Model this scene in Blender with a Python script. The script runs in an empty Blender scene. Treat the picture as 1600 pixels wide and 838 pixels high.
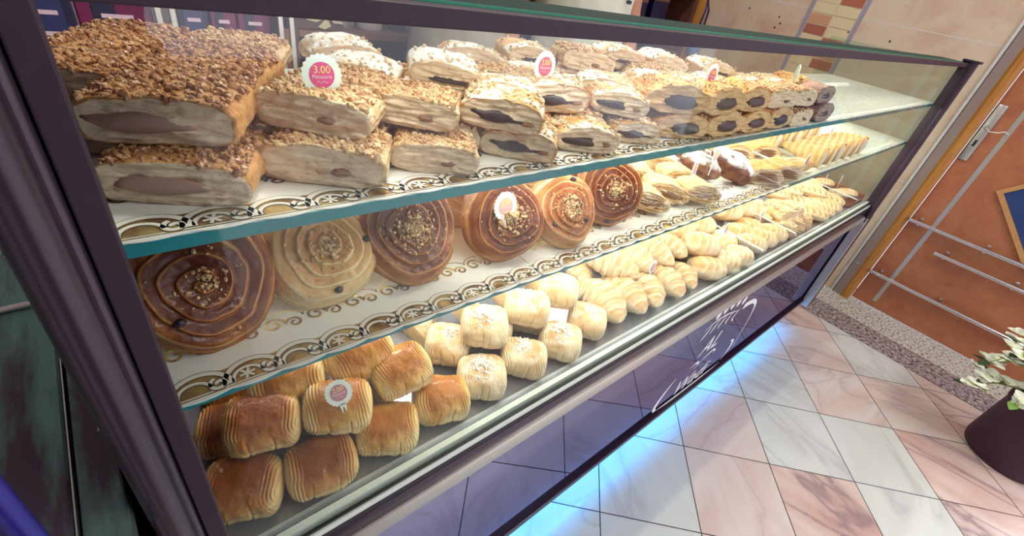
import bpy, bmesh, math, random
import numpy as np
from mathutils import Vector, Matrix, Euler, noise

PI = math.pi
R = math.radians
SC = bpy.context.scene
C = SC.collection
random.seed(11)

# ------------------------------------------------------------------ materials
class NT:
    """small node-tree helper"""
    def __init__(s, name):
        s.m = bpy.data.materials.new(name); s.m.use_nodes = True
        s.t = s.m.node_tree; s.t.nodes.clear()
        s.out = s.n('ShaderNodeOutputMaterial')
        s.b = s.n('ShaderNodeBsdfPrincipled')
        s.l(s.b.outputs[0], s.out.inputs[0])
    def n(s, t, **k):
        q = s.t.nodes.new(t)
        for a, b in k.items(): setattr(q, a, b)
        return q
    def l(s, a, b): s.t.links.new(a, b)
    def put(s, sock, v):
        if hasattr(v, 'is_output'): s.l(v, sock)
        elif isinstance(v, (tuple, list)) and len(v) == 3 and sock.type == 'RGBA': sock.default_value = (*v, 1)
        else: sock.default_value = v
    def set(s, **k):
        for a, v in k.items(): s.put(s.b.inputs[a.replace('_', ' ')], v)
        return s
    def coord(s, kind='Object', rnd=True, scale=(1, 1, 1)):
        c = s.n('ShaderNodeTexCoord').outputs[kind]
        if rnd:
            oi = s.n('ShaderNodeObjectInfo')
            mm = s.n('ShaderNodeMath', operation='MULTIPLY'); mm.inputs[1].default_value = 7.3
            s.l(oi.outputs['Random'], mm.inputs[0])
            a = s.n('ShaderNodeVectorMath', operation='ADD'); s.l(c, a.inputs[0]); s.l(mm.outputs[0], a.inputs[1]); c = a.outputs[0]
        if scale != (1, 1, 1):
            m = s.n('ShaderNodeMapping'); m.inputs['Scale'].default_value = scale; s.l(c, m.inputs[0]); c = m.outputs[0]
        return c
    def noise(s, vec, scale, detail=4, rough=.55, dist=0):
        q = s.n('ShaderNodeTexNoise'); s.l(vec, q.inputs['Vector'])
        q.inputs['Scale'].default_value = scale; q.inputs['Detail'].default_value = detail
        q.inputs['Roughness'].default_value = rough; q.inputs['Distortion'].default_value = dist
        return q.outputs[0]
    def vor(s, vec, scale, feature='F1', out=0):
        q = s.n('ShaderNodeTexVoronoi', feature=feature); s.l(vec, q.inputs['Vector']); q.inputs['Scale'].default_value = scale
        return q.outputs[out]
    def wave(s, vec, scale, dist=2, detail=2, dscale=1, direction='Z'):
        q = s.n('ShaderNodeTexWave', bands_direction=direction); s.l(vec, q.inputs['Vector'])
        q.inputs['Scale'].default_value = scale; q.inputs['Distortion'].default_value = dist
        q.inputs['Detail'].default_value = detail; q.inputs['Detail Scale'].default_value = dscale
        return q.outputs['Fac']
    def ramp(s, fac, *stops):
        q = s.n('ShaderNodeValToRGB'); s.l(fac, q.inputs[0]); e = q.color_ramp.elements
        while len(e) < len(stops): e.new(.5)
        for i, (p, c) in enumerate(stops):
            e[i].position = p; e[i].color = (*c, 1) if isinstance(c, tuple) else (c, c, c, 1)
        return q.outputs[0]
    def mix(s, fac, a, b, mode='MIX'):
        q = s.n('ShaderNodeMix', data_type='RGBA', blend_type=mode)
        s.put(q.inputs[0], fac); s.put(q.inputs[6], a); s.put(q.inputs[7], b); return q.outputs[2]
    def math(s, op, a, b=0.0, clamp=False):
        q = s.n('ShaderNodeMath', operation=op, use_clamp=clamp); s.put(q.inputs[0], a); s.put(q.inputs[1], b); return q.outputs[0]
    def attr(s, name): return s.n('ShaderNodeAttribute', attribute_name=name).outputs['Fac']
    def rnd(s): return s.n('ShaderNodeObjectInfo').outputs['Random']
    def upness(s):
        g = s.n('ShaderNodeNewGeometry'); x = s.n('ShaderNodeSeparateXYZ'); s.l(g.outputs['Normal'], x.inputs[0]); return x.outputs[2]
    def bump(s, h, strength=.4, dist=.002):
        q = s.n('ShaderNodeBump'); q.inputs['Strength'].default_value = strength; q.inputs['Distance'].default_value = dist
        s.l(h, q.inputs['Height']); s.l(q.outputs[0], s.b.inputs['Normal']); return s

def plain(name, c, rough=.5, metal=0, **k):
    m = NT(name); m.set(Base_Color=c, Roughness=rough, Metallic=metal, **k); return m.m

def emit(name, c, st):
    m = NT(name); m.set(Base_Color=c, Emission_Color=c, Emission_Strength=st); return m.m

def glassy(name, tint=(.97, 1, .985), ior=1.45, rough=.0, gain=1.0):
    m = NT(name); t = m.n('ShaderNodeBsdfTransparent'); t.inputs[0].default_value = (*tint, 1)
    g = m.n('ShaderNodeBsdfGlossy'); g.inputs['Roughness'].default_value = rough
    ge = m.n('ShaderNodeNewGeometry'); dt = m.n('ShaderNodeVectorMath', operation='DOT_PRODUCT'); m.l(ge.outputs['Incoming'], dt.inputs[0]); m.l(ge.outputs['Normal'], dt.inputs[1])
    k = m.math('POWER', m.math('SUBTRACT', 1.0, m.math('ABSOLUTE', dt.outputs['Value'])), 5.0); r0 = ((ior - 1) / (ior + 1)) ** 2
    fac = m.math('MULTIPLY', m.math('ADD', r0, m.math('MULTIPLY', k, .34)), gain, True)
    x = m.n('ShaderNodeMixShader'); m.l(fac, x.inputs[0]); m.l(t.outputs[0], x.inputs[1]); m.l(g.outputs[0], x.inputs[2])
    m.l(x.outputs[0], m.out.inputs[0]); return m.m

MT = {}
def mat_crust(name, lo, mid, hi, sugar=0.0, stria=False):
    m = NT(name); v = m.coord()
    n1 = m.noise(v, 38, 5, .6); n2 = m.noise(v, 230, 3)
    col = m.ramp(n1, (.32, lo), (.5, mid), (.68, hi))
    col = m.mix(m.ramp(n2, (.4, 0.0), (.62, .55)), col, hi)
    if sugar:
        s = m.noise(v, 26, 3); u = m.upness()
        mask = m.math('MULTIPLY', m.ramp(u, (.35, 0.0), (.75, 1.0)), m.ramp(s, (.58 - sugar * .25, 0.0), (.66 - sugar * .2, 1.0)))
        col = m.mix(mask, col, (.90, .87, .80))
    rough = .5
    h = m.math('ADD', m.noise(v, 120, 4), m.wave(v, 45, 6, 2, 2, 'Z') if stria else n2)
    m.set(Base_Color=col, Roughness=rough, Specular_IOR_Level=.35); m.bump(h, .55, .003); return m.m
def mat_cut(name, base, line, hole):
    m = NT(name); v = m.coord(scale=(1, .3, 3.0)); n0 = m.noise(v, 62, 5, .7, 1.2); w = m.noise(v, 150, 3, .6)
    col = m.ramp(n0, (.30, line), (.46, base), (.62, tuple(min(1, c * 1.12) for c in base)))
    col = m.mix(m.ramp(w, (.58, 0.0), (.68, .55)), col, line)
    n = m.noise(m.coord(scale=(1, 1, 2.4)), 80, 4, .6); col = m.mix(m.ramp(n, (.62, 0.0), (.70, .85)), col, hole)
    m.set(Base_Color=col, Roughness=.7); m.bump(m.math('ADD', n0, w), .5, .0025); return m.m
MT['crust'] = mat_crust('golden crust', (.38, .13, .035), (.58, .26, .085), (.74, .42, .17))
MT['crust_pale'] = mat_crust('pale sugary crust', (.52, .27, .10), (.72, .46, .22), (.82, .62, .38), stria=True)
MT['crust_sugar'] = mat_crust('sugar dusted crust', (.40, .15, .04), (.62, .32, .11), (.76, .48, .22), sugar=.55)
MT['crust_white'] = mat_crust('heavily sugared crust', (.5, .24, .08), (.70, .42, .17), (.80, .56, .3), sugar=.72)
MT['crust_choc'] = mat_crust('orange flaky crust', (.42, .15, .035), (.66, .30, .085), (.78, .47, .18), stria=True)
MT['cut_choc'] = mat_cut('orange layered cut face', (.72, .47, .23), (.55, .27, .09), (.38, .16, .05))
MT['crust_dark'] = mat_crust('dark baked crust', (.16, .07, .05), (.28, .13, .09), (.42, .25, .18))
MT['cut'] = mat_cut('layered cut face', (.82, .64, .44), (.66, .41, .22), (.42, .19, .09))
MT['cut_grey'] = mat_cut('moist cut face', (.74, .57, .40), (.57, .38, .23), (.34, .20, .14))
MT['cut_dark'] = mat_cut('dark cut face', (.40, .28, .22), (.26, .15, .11), (.14, .07, .06))
MT['fill_mauve'] = plain('fruit paste', (.42, .25, .20), .55)
MT['fill_choc'] = plain('dark filling', (.045, .022, .03), .42)
MT['fill_brown'] = plain('nut filling', (.26, .115, .055), .5)
MT['cream'] = plain('pale cream', (.86, .78, .62), .5)
def mat_crumb(name, a, b):
    m = NT(name); v = m.coord(); n = m.noise(v, 140, 1); col = m.ramp(n, (.36, a), (.62, b))
    m.set(Base_Color=col, Roughness=.38, Specular_IOR_Level=.6); return m.m
MT['crumb'] = mat_crumb('golden crumb', (.40, .17, .06), (.80, .55, .30))
MT['crumb_red'] = mat_crumb('reddish brown crumb', (.26, .085, .03), (.66, .36, .17))
MT['crumb_pale'] = mat_crumb('pale crumb', (.62, .40, .2), (.86, .72, .5))
MT['nuts'] = mat_crumb('chopped nuts', (.45, .24, .09), (.80, .6, .33))
MT['raisin'] = plain('raisin', (.025, .012, .02), .35)
def mat_bun(name, pale, mid, dark, lo=.32, hi=.72, rough=.22):
    m = NT(name); v = m.coord(); b = m.attr('bake'); n = m.noise(v, 34, 4)
    f = m.math('ADD', b, m.math('MULTIPLY', m.math('SUBTRACT', n, .5), .55))
    col = m.ramp(f, (lo - .12, pale), ((lo + hi) / 2, mid), (hi, dark))
    m.set(Base_Color=col, Roughness=rough, Specular_IOR_Level=.28, Coat_Weight=.22, Coat_Roughness=.06)
    m.bump(m.math('ADD', m.noise(v, 60, 4, .6), m.noise(v, 190, 5, .65)), .5, .0030); return m.m
MT['bun_dark'] = mat_bun('dark glazed dough', (.66, .38, .13), (.40, .115, .020), (.13, .026, .006), .26, .84)
MT['bun_mid'] = mat_bun('amber glazed dough', (.76, .52, .26), (.56, .25, .07), (.34, .10, .025), .3, .85)
MT['bun_pale'] = mat_bun('pale glazed dough', (.82, .64, .36), (.70, .43, .17), (.52, .24, .075), .4, 1.0)
MT['pain'] = mat_bun('egg washed dough', (.84, .64, .31), (.70, .37, .085), (.44, .15, .022), .28, .95, .22)
MT['pain_dark'] = mat_bun('dark egg washed dough', (.76, .52, .22), (.50, .19, .035), (.26, .065, .010), .28, .9, .2)
MT['pain_pale0'] = mat_bun('pale buttery dough', (.86, .70, .42), (.80, .57, .27), (.64, .36, .11), .4, 1.15, .4)
def mat_almond():
    m = NT('almond dusted dough'); v = m.coord(); b = m.attr('bake'); n = m.noise(v, 34, 4); u = m.upness()
    f = m.math('ADD', b, m.math('MULTIPLY', m.math('SUBTRACT', n, .5), .5))
    col = m.ramp(f, (.3, (.84, .67, .42)), (.7, (.78, .54, .28)), (1.1, (.60, .33, .12)))
    mask = m.math('MULTIPLY', m.ramp(u, (.45, 0.0), (.85, 1.0)), m.ramp(m.noise(v, 70, 4, .7), (.46, 0.0), (.62, .6)))
    m.set(Base_Color=m.mix(mask, col, (.90, .84, .70)), Roughness=.5); m.bump(m.noise(v, 150, 5, .65), .5, .003); return m.m
MT['pain_pale'] = mat_almond()
MT['croissant'] = mat_bun('croissant dough', (.88, .76, .56), (.82, .63, .40), (.64, .38, .17), .35, 1.1, .42)
MT['roll'] = mat_bun('butter roll dough', (.87, .73, .52), (.81, .60, .36), (.62, .35, .13), .28, .95, .32)
MT['horn'] = mat_bun('horn dough', (.86, .68, .40), (.76, .48, .20), (.56, .27, .08), .3, 1.0, .4)
MT['sugar'] = NT('sugar crust').set(Base_Color=(.93, .90, .84), Roughness=.8).m
def mat_dome():
    m = NT('chocolate dough under icing sugar'); v = m.coord(); n = m.noise(v, 60, 4); u = m.upness()
    base = m.ramp(n, (.4, (.10, .03, .025)), (.62, (.30, .11, .05)))
    mask = m.math('MULTIPLY', m.ramp(u, (.3, 0.0), (.7, 1.0)), m.ramp(m.noise(v, 32, 4, .7), (.4, 0.0), (.5, 1.0)))
    m.set(Base_Color=m.mix(mask, base, (.9, .9, .92)), Roughness=.5); m.bump(n, .4, .003); return m.m
MT['dome'] = mat_dome()
MT['paper'] = plain('white card', (.88, .87, .82), .55)
MT['tagcard'] = plain('tag card', (.78, .84, .78), .6)
MT['tagcard_mint'] = plain('mint tag card', (.72, .83, .76), .6)
MT['pink'] = plain('magenta sticker', (.62, .06, .22), .45)
MT['red'] = plain('red sticker', (.62, .07, .13), .45)
MT['peach'] = plain('faded pink sticker', (.70, .38, .30), .5)
MT['rose'] = plain('dusty rose sticker', (.52, .20, .26), .5)
MT['yellow'] = plain('yellow print', (.95, .72, .22), .5)
MT['lilac'] = plain('pale pink print', (.92, .66, .78), .5)
def mat_gold():
    m = NT('embossed gold'); v = m.coord(rnd=False); n = m.noise(v, 45, 2)
    m.set(Base_Color=m.ramp(n, (.4, (.28, .15, .06)), (.62, (.80, .62, .26))), Metallic=.75, Roughness=.32); return m.m
MT['gold'] = mat_gold()
MT['gold_dark'] = plain('brown scroll outline', (.20, .11, .06), .5, .3)
MT['scroll'] = plain('white scroll', (.84, .81, .72), .5)
def mat_metal(name, a, b, rough=.35, metal=.85, sc=(.6, 60, 60)):
    m = NT(name); n = m.noise(m.coord(rnd=False, scale=sc), 6, 3)
    m.set(Base_Color=m.mix(n, a, b), Metallic=metal, Roughness=rough, Specular_IOR_Level=.22 if metal < .5 else .5); return m.m
MT['plum_metal'] = mat_metal('plum anodised metal', (.044, .027, .040), (.058, .037, .052), .5, .1, (20, 20, 20))
MT['post_chrome'] = mat_metal('dark polished tube', (.075, .055, .075), (.10, .075, .10), .26, .6, (3, 3, .3))
MT['silver'] = mat_metal('brushed aluminium', (.60, .58, .54), (.68, .66, .61), .36, .85)
MT['chrome'] = plain('chrome', (.78, .77, .80), .16, 1)
MT['deck_steel'] = mat_metal('deck steel', (.30, .31, .38), (.42, .43, .49), .25, .7)
MT['black'] = plain('black rubber', (.012, .008, .016), .5)
MT['black_panel'] = plain('black end panel', (.016, .006, .024), .3)
MT['frost'] = plain('frosted white strip', (.78, .86, .76), .3)
MT['ledge'] = plain('painted deck glare', (.60, .66, .64), .18)  # pale colour painted for the LED reflection on the deck
MT['teal_edge'] = NT('green glass edge').set(Base_Color=(.02, .22, .25), Roughness=.15, Specular_IOR_Level=.6).m
def mat_shelfglass():
    m = NT('milky shelf glass'); v = m.coord(rnd=False, scale=(2, 26, 2)); n = m.noise(v, 14, 5, .7)
    m.set(Base_Color=m.ramp(n, (.35, (.52, .57, .50)), (.65, (.86, .9, .82))), Roughness=.22, Alpha=.85); return m.m
MT['shelf_glass'] = mat_shelfglass()
MT['topglass'] = plain('dark green top glass', (.008, .034, .030), .55, 0, Specular_IOR_Level=.08)
MT['green_edge'] = plain('bright green glass edge', (.03, .30, .17), .4)
MT['glass'] = glassy('clear front glass', gain=1.0)
MT['sideglass'] = glassy('green tinted side glass', (.86, .95, .90))
MT['acrylic'] = glassy('clear acrylic', (.86, .86, .92), gain=1.6, rough=.08)
def mat_mirrorpanel():
    m = NT('dark mirror glass'); d = m.n('ShaderNodeBsdfDiffuse'); d.inputs[0].default_value = (.012, .008, .022, 1)
    g = m.n('ShaderNodeBsdfGlossy'); g.inputs[0].default_value = (.52, .49, .76, 1); g.inputs['Roughness'].default_value = .015
    x = m.n('ShaderNodeMixShader'); x.inputs[0].default_value = .62
    m.l(d.outputs[0], x.inputs[1]); m.l(g.outputs[0], x.inputs[2]); m.l(x.outputs[0], m.out.inputs[0]); return m.m
MT['mirror'] = mat_mirrorpanel()
MT['etch'] = plain('white etched lettering', (.9, .92, .93), .5)
MT['led_white'] = emit('white led strip', (1, .95, .84), 16)
MT['led_blue'] = emit('blue led strip', (.02, .42, 1), 5)
def mat_marble(name, a, b, vein, vs, lo=.0):
    m = NT(name); v = m.coord(rnd=False)
    gi = m.attr('tile'); off = m.n('ShaderNodeVectorMath', operation='ADD'); m.l(v, off.inputs[0])
    k = m.math('MULTIPLY', gi, 13.7); m.l(k, off.inputs[1])
    rot = m.n('ShaderNodeVectorRotate', rotation_type='Z_AXIS'); m.l(off.outputs[0], rot.inputs['Vector']); m.l(k, rot.inputs['Angle'])
    mp = m.n('ShaderNodeMapping'); mp.inputs['Scale'].default_value = (1, 3.0, 1); m.l(rot.outputs[0], mp.inputs[0]); v2 = mp.outputs[0]
    n = m.noise(v2, 2.6, 5, .55, .4)
    w = m.noise(v2, 1.5, 5, .5, .9)
    ridge = m.math('ABSOLUTE', m.math('SUBTRACT', w, .5))
    col = m.ramp(n, (.36, a), (.64, b))
    col = m.mix(m.ramp(ridge, (0.0, vs), (.022, vs * .35), (.07, 0.0)), col, vein)
    m.set(Base_Color=col, Roughness=.22, Specular_IOR_Level=.45); return m.m
MT['tile_white'] = mat_marble('white marble', (.76, .79, .75), (.71, .73, .70), (.42, .40, .42), .38)
MT['tile_pink'] = mat_marble('pink marble', (.76, .60, .54), (.82, .74, .69), (.52, .36, .34), .42)
MT['tile_rose'] = mat_marble('rose veined marble', (.66, .42, .36), (.80, .64, .58), (.30, .20, .23), .75)
MT['grout'] = plain('dark grout', (.07, .05, .07), .8)
def mat_granite(name, a, b, c, sc=160):
    m = NT(name); v = m.coord(rnd=False); n = m.noise(v, sc, 3, .7)
    m.set(Base_Color=m.ramp(n, (.38, a), (.5, b), (.62, c)), Roughness=.35); return m.m
MT['granite'] = mat_granite('speckled granite', (.07, .05, .07), (.34, .28, .30), (.60, .53, .50), 60)
MT['terrazzo'] = mat_granite('pale terrazzo', (.12, .11, .12), (.70, .67, .59), (.78, .75, .67), 75)
def mat_walltile():
    m = NT('beige stone cladding'); v = m.coord(rnd=False); n = m.noise(v, 5, 6, .6, .6); n2 = m.noise(v, 28, 4)
    col = m.ramp(n, (.3, (.72, .60, .47)), (.52, (.70, .54, .42)), (.68, (.62, .42, .32)))
    col = m.mix(m.ramp(n2, (.62, 0.0), (.75, .45)), col, (.52, .30, .2))
    m.set(Base_Color=col, Roughness=.38); return m.m
MT['walltile'] = mat_walltile()
MT['strip'] = plain('violet grey stone strip', (.34, .31, .40), .4)
MT['mos_red'] = plain('terracotta mosaic', (.42, .14, .09), .4)
MT['mos_or'] = plain('salmon mosaic', (.62, .33, .19), .4)
MT['mos_cr'] = plain('cream mosaic', (.74, .62, .40), .4)
def mat_wood(name, a, b, sc=(2, 2, .3), rough=.4):
    m = NT(name); v = m.coord(rnd=False, scale=sc); n = m.noise(v, 14, 5, .6, .5); n2 = m.noise(v, 60, 3)
    m.set(Base_Color=m.mix(m.ramp(n, (.3, 0.0), (.7, 1.0)), a, b), Roughness=rough); m.bump(n2, .1, .001); return m.m
MT['door_wood'] = mat_wood('orange door veneer', (.40, .125, .058), (.50, .19, .09), (1, 1, 1))
MT['frame_wood'] = mat_wood('amber door frame', (.42, .165, .03), (.58, .26, .06), (8, 8, .6))
MT['frame_shade'] = plain('painted shade of door frame', (.34, .25, .24), .45)  # shaded half of the amber frame, its shade painted as mauve grey
MT['white_trim'] = plain('white bead', (.72, .72, .74), .4)
MT['brown_wood'] = mat_wood('dark red brown wood', (.085, .030, .022), (.15, .055, .036), (2, 2, 6))
MT['brown_edge'] = mat_wood('reddish shelf edge', (.20, .075, .045), (.28, .11, .07))
MT['navy'] = plain('navy panel', (.012, .010, .06), .4)
MT['magenta'] = plain('magenta carton', (.20, .006, .09), .45)
MT['blue_label'] = plain('blue label', (.03, .035, .16), .4)
MT['plaster'] = plain('mauve white plaster', (.70, .64, .66), .8)
MT['ceiling'] = plain('white ceiling', (.8, .78, .76), .9)
MT['shirt_grey'] = NT('beige grey cotton').set(Base_Color=(.40, .36, .31), Roughness=.9).m
MT['shirt_white'] = NT('pale mint cotton').set(Base_Color=(.66, .68, .62), Roughness=.9).m
MT['skin'] = plain('skin', (.52, .26, .19), .5)
MT['dark_cloth'] = plain('dark plum cloth', (.035, .022, .04), .85)
MT['trouser'] = plain('navy trousers', (.03, .03, .06), .85)
MT['hair'] = plain('dark hair', (.03, .02, .018), .6)
MT['pot'] = plain('plum plastic pot', (.046, .009, .030), .55)
MT['soil'] = plain('grey gravel', (.30, .29, .30), .9)
MT['leaf_dark'] = plain('dark leaf', (.025, .05, .022), .45)
MT['leaf'] = plain('green leaf', (.16, .30, .06), .45)
MT['petal'] = plain('white petal', (.84, .87, .74), .6)
MT['sky_glass'] = plain('dark blue pane', (.03, .06, .2), .08)
MT['light_wood'] = mat_wood('light moulding', (.50, .24, .085), (.60, .32, .12))
MT['steel_green'] = None
def mat_greensteel():
    m = NT('dull green steel'); v = m.coord(rnd=False, scale=(9, 1.4, 1)); n = m.noise(v, 3.2, 4, .6)
    m.set(Base_Color=m.ramp(n, (.40, (.075, .052, .075)), (.62, (.17, .36, .32))), Roughness=.45, Metallic=.3); return m.m
MT['steel_green'] = mat_greensteel()

# ------------------------------------------------------------------ mesh helpers
def mesh(name, v, f, mats, mi=None, smooth=True, attrs=None, recalc=True):
    me = bpy.data.meshes.new(name)
    me.from_pydata([tuple(map(float, p)) for p in v], [], [tuple(map(int, q)) for q in f])
    for m in (mats if isinstance(mats, (list, tuple)) else [mats]): me.materials.append(m if not isinstance(m, str) else MT[m])
    if mi is not None: me.polygons.foreach_set('material_index', np.array(mi, dtype=np.int32))
    me.polygons.foreach_set('use_smooth', np.full(len(me.polygons), smooth))
    if attrs:
        for k, a in attrs.items():
            at = me.attributes.new(k, 'FLOAT', 'POINT'); at.data.foreach_set('value', np.array(a, dtype=np.float32))
    if recalc:
        bm = bmesh.new(); bm.from_mesh(me); bmesh.ops.recalc_face_normals(bm, faces=bm.faces); bm.to_mesh(me); bm.free()
    me.update(); return me
def link(name, me, parent=None, loc=(0, 0, 0), rot=(0, 0, 0), scale=None):
    o = bpy.data.objects.new(name, me); C.objects.link(o)
    o.location = loc; o.rotation_euler = rot
    if scale is not None: o.scale = (scale,) * 3 if isinstance(scale, (int, float)) else scale
    if parent is not None: o.parent = parent
    return o
def tag(o, label, cat, group=None, kind=None):
    o['label'] = label; o['category'] = cat
    if group: o['group'] = group
    if kind: o['kind'] = kind
    return o
def thing(name, label, cat, loc=(0, 0, 0), rot=(0, 0, 0), group=None, scale=None):
    o = link(name, None, None, loc, rot, scale); o.empty_display_size = .02
    return tag(o, label, cat, group)
def struct(o): o['kind'] = 'structure'; return o

class MB:
    """collects shapes into one mesh"""
    def __init__(s): s.v = []; s.f = []; s.mi = []; s.sm = []
    def add(s, v, f, mi=0):
        k = len(s.v); s.v += [tuple(p) for p in v]; s.f += [tuple(i + k for i in q) for q in f]; s.mi += [mi] * len(f); return s
    def box(s, a, b, mi=0, bev=0.0, M=None):
        bm = bmesh.new(); bmesh.ops.create_cube(bm, size=1)
        a = Vector(a); b = Vector(b)
        for q in bm.verts: q.co = Vector([(a[i] + b[i]) / 2 + q.co[i] * (b[i] - a[i]) for i in range(3)])
        if bev: bmesh.ops.bevel(bm, geom=list(bm.edges), offset=bev, segments=2, affect='EDGES', profile=.5)
        if M is not None: bm.transform(M)
        bm.verts.index_update(); s.add([q.co[:] for q in bm.verts], [[w.index for w in q.verts] for q in bm.faces], mi); bm.free(); return s
    def tube(s, pts, rad, n=12, mi=0, cap=True):
        pts = [Vector(p) for p in pts]; rad = rad if isinstance(rad, (list, tuple)) else [rad] * len(pts)
        v = []; f = []; up = None
        for i, p in enumerate(pts):
            d = (pts[min(i + 1, len(pts) - 1)] - pts[max(i - 1, 0)]).normalized()
            if up is None: up = d.orthogonal().normalized()
            else: up = (up - d * up.dot(d)).normalized()
            w = d.cross(up)
            for k in range(n): a = 2 * PI * k / n; v.append(p + (up * math.cos(a) + w * math.sin(a)) * rad[i])
        for i in range(len(pts) - 1):
            for k in range(n): f.append((i * n + k, i * n + (k + 1) % n, (i + 1) * n + (k + 1) % n, (i + 1) * n + k))
        if cap: f.append(tuple(range(n))[::-1]); f.append(tuple((len(pts) - 1) * n + k for k in range(n)))
        return s.add(v, f, mi)
    def ell(s, c, r, nu=16, nv=10, mi=0, M=None):
        v = []; f = []
        for j in range(nv + 1):
            b = PI * j / nv
            for k in range(nu):
                a = 2 * PI * k / nu; p = Vector((r[0] * math.sin(b) * math.cos(a), r[1] * math.sin(b) * math.sin(a), r[2] * math.cos(b)))
                if M is not None: p = M @ p
                v.append(p + Vector(c))
        for j in range(nv):
            for k in range(nu): f.append((j * nu + k, (j + 1) * nu + k, (j + 1) * nu + (k + 1) % nu, j * nu + (k + 1) % nu))
        return s.add(v, f, mi)
    def prism(s, poly, d0, d1, axes=(0, 2, 1), mi=0):
        n = len(poly); v = []
        for d in (d0, d1):
            for (a, b) in poly:
                p = [0, 0, 0]; p[axes[0]] = a; p[axes[1]] = b; p[axes[2]] = d; v.append(p)
        f = [tuple(range(n)), tuple(range(n, 2 * n))[::-1]] + [(i, i + n, (i + 1) % n + n, (i + 1) % n) for i in range(n)]
        return s.add(v, f, mi)
    def ribbon(s, pts, w, z, mi=0):
        """flat strip along a polyline in xy at height z"""
        n = len(pts); v = []
        for i in range(n):
            ax, ay = pts[max(i - 1, 0)]; bx, by = pts[min(i + 1, n - 1)]
            dx, dy = bx - ax, by - ay; l = math.hypot(dx, dy) or 1
            ww = w(i / (n - 1)) if callable(w) else w
            ox, oy = -dy / l * ww / 2, dx / l * ww / 2
            v += [(pts[i][0] + ox, pts[i][1] + oy, z), (pts[i][0] - ox, pts[i][1] - oy, z)]
        return s.add(v, [(2 * i, 2 * i + 1, 2 * i + 3, 2 * i + 2) for i in range(n - 1)], mi)
    def me(s, name, mats, smooth=False):
        m = mesh(name, s.v, s.f, mats, s.mi, smooth)
        bm = bmesh.new(); bm.from_mesh(m); bmesh.ops.recalc_face_normals(bm, faces=bm.faces); bm.to_mesh(m); bm.free()
        if smooth:
            try: m.set_sharp_from_angle(angle=R(42))
            except Exception: pass
        return m
    def obj(s, name, mats, parent=None, smooth=False, **k): return link(name, s.me(name, mats, smooth), parent, **k)

def gfaces(nr, nc, base=0):
    return [(base + i * nc + k, base + i * nc + (k + 1) % nc, base + (i + 1) * nc + (k + 1) % nc, base + (i + 1) * nc + k) for i in range(nr - 1) for k in range(nc)]
def nz(x, y, z): return noise.noise((x, y, z))

ICO = None
def ico():
    global ICO
    if ICO is None:
        bm = bmesh.new(); bmesh.ops.create_icosphere(bm, subdivisions=1, radius=1); bm.verts.index_update()
        ICO = ([q.co.copy() for q in bm.verts], [[w.index for w in q.verts] for q in bm.faces]); bm.free()
    return ICO
def crumbs(name, pts, m, seed, lo=.0013, hi=.0032):
    rg = random.Random(seed); v0, f0 = ico(); v = []; f = []
    for p in pts:
        s = lo + (hi - lo) * rg.random() ** 2; k = len(v)
        e = Euler((rg.random() * 6, rg.random() * 6, rg.random() * 6)).to_matrix(); sx, sy, sz = (s * rg.uniform(.6, 1.4) for _ in range(3))
        v += [Vector(p) + e @ Vector((q.x * sx, q.y * sy, q.z * sz)) * rg.uniform(.85, 1.15) for q in v0]
        f += [tuple(i + k for i in q) for q in f0]
    return mesh(name, v, f, m, smooth=False)

# ------------------------------------------------------------------ pastry builders (each returns a list of part tuples)
# a part tuple: (name, mesh, kind, label, children)
def slab(L, D, H, seed, n=3.4, dome=.12, nu=60, ny=11, jag=.0022, mats=('crust', 'cut')):
    v = []; f = []; mi = []
    def prof(t):
        c, s_ = math.cos(t), math.sin(t)
        x = L / 2 * math.copysign(abs(c) ** (2 / n), c); z = H / 2 * (1 + math.copysign(abs(s_) ** (2 / n), s_))
        if z > H / 2: z += H * dome * (1 - (2 * x / L) ** 2) * (2 * z / H - 1)
        return x, z
    for j in range(ny):
        y = -D / 2 + D * j / (ny - 1)
        for k in range(nu):
            x, z = prof(2 * PI * k / nu)
            d = jag * nz(x * 55 + seed, y * 55, z * 70) + jag * .7 * nz(x * 160, y * 160 + seed, z * 160)
            q = math.hypot(x, z - H / 2) + 1e-6; e = .0015 * nz(x * 80, seed * 3.1, z * 120)
            v.append((x + d * x / q, y + e, max(0, z + d * (z - H / 2) / q)))
    f += gfaces(ny, nu); mi += [0] * len(f)
    for side in (0, ny - 1):
        sg = -1 if side == 0 else 1; nr = 15; prev = [side * nu + k for k in range(nu)]
        for r in range(1, nr):
            sc = 1 - r / nr; cur = []
            for k in range(nu):
                bx, by, bz = v[side * nu + k]
                x = bx * sc; z = H * .5 + (bz - H * .5) * sc
                cur.append(len(v)); v.append((x, sg * D / 2 + sg * (.0036 * nz(x * 45 + seed, 5 * sg, z * 300) + .0014 * nz(x * 200, seed, z * 200)), z))
            for k in range(nu):
                q = (prev[k], prev[(k + 1) % nu], cur[(k + 1) % nu], cur[k]); f.append(q if sg > 0 else q[::-1]); mi.append(1 if r > 1 else (0 if seed % 2 else 1))
            prev = cur
        c = len(v); v.append((0, sg * D / 2, H * .5))
        for k in range(nu):
            q = (prev[k], prev[(k + 1) % nu], c); f.append(q if sg > 0 else q[::-1]); mi.append(1)
    return mesh('slice', v, f, [MT[m] for m in mats], mi), prof
def blob(name, c, r, m, seed, amp=.25, fr=3, nu=22, nv=12):
    v = []; b = MB(); b.ell((0, 0, 0), (1, 1, 1), nu, nv)
    for p in b.v:
        p = Vector(p); d = 1 + amp * nz(p.x * fr * .5 + seed, p.y * fr * .5, p.z * fr * .5)
        v.append((c[0] + p.x * r[0] * d, c[1] + p.y * r[1], c[2] + p.z * r[2] * d))
    return mesh(name, v, b.f, m)
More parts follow.
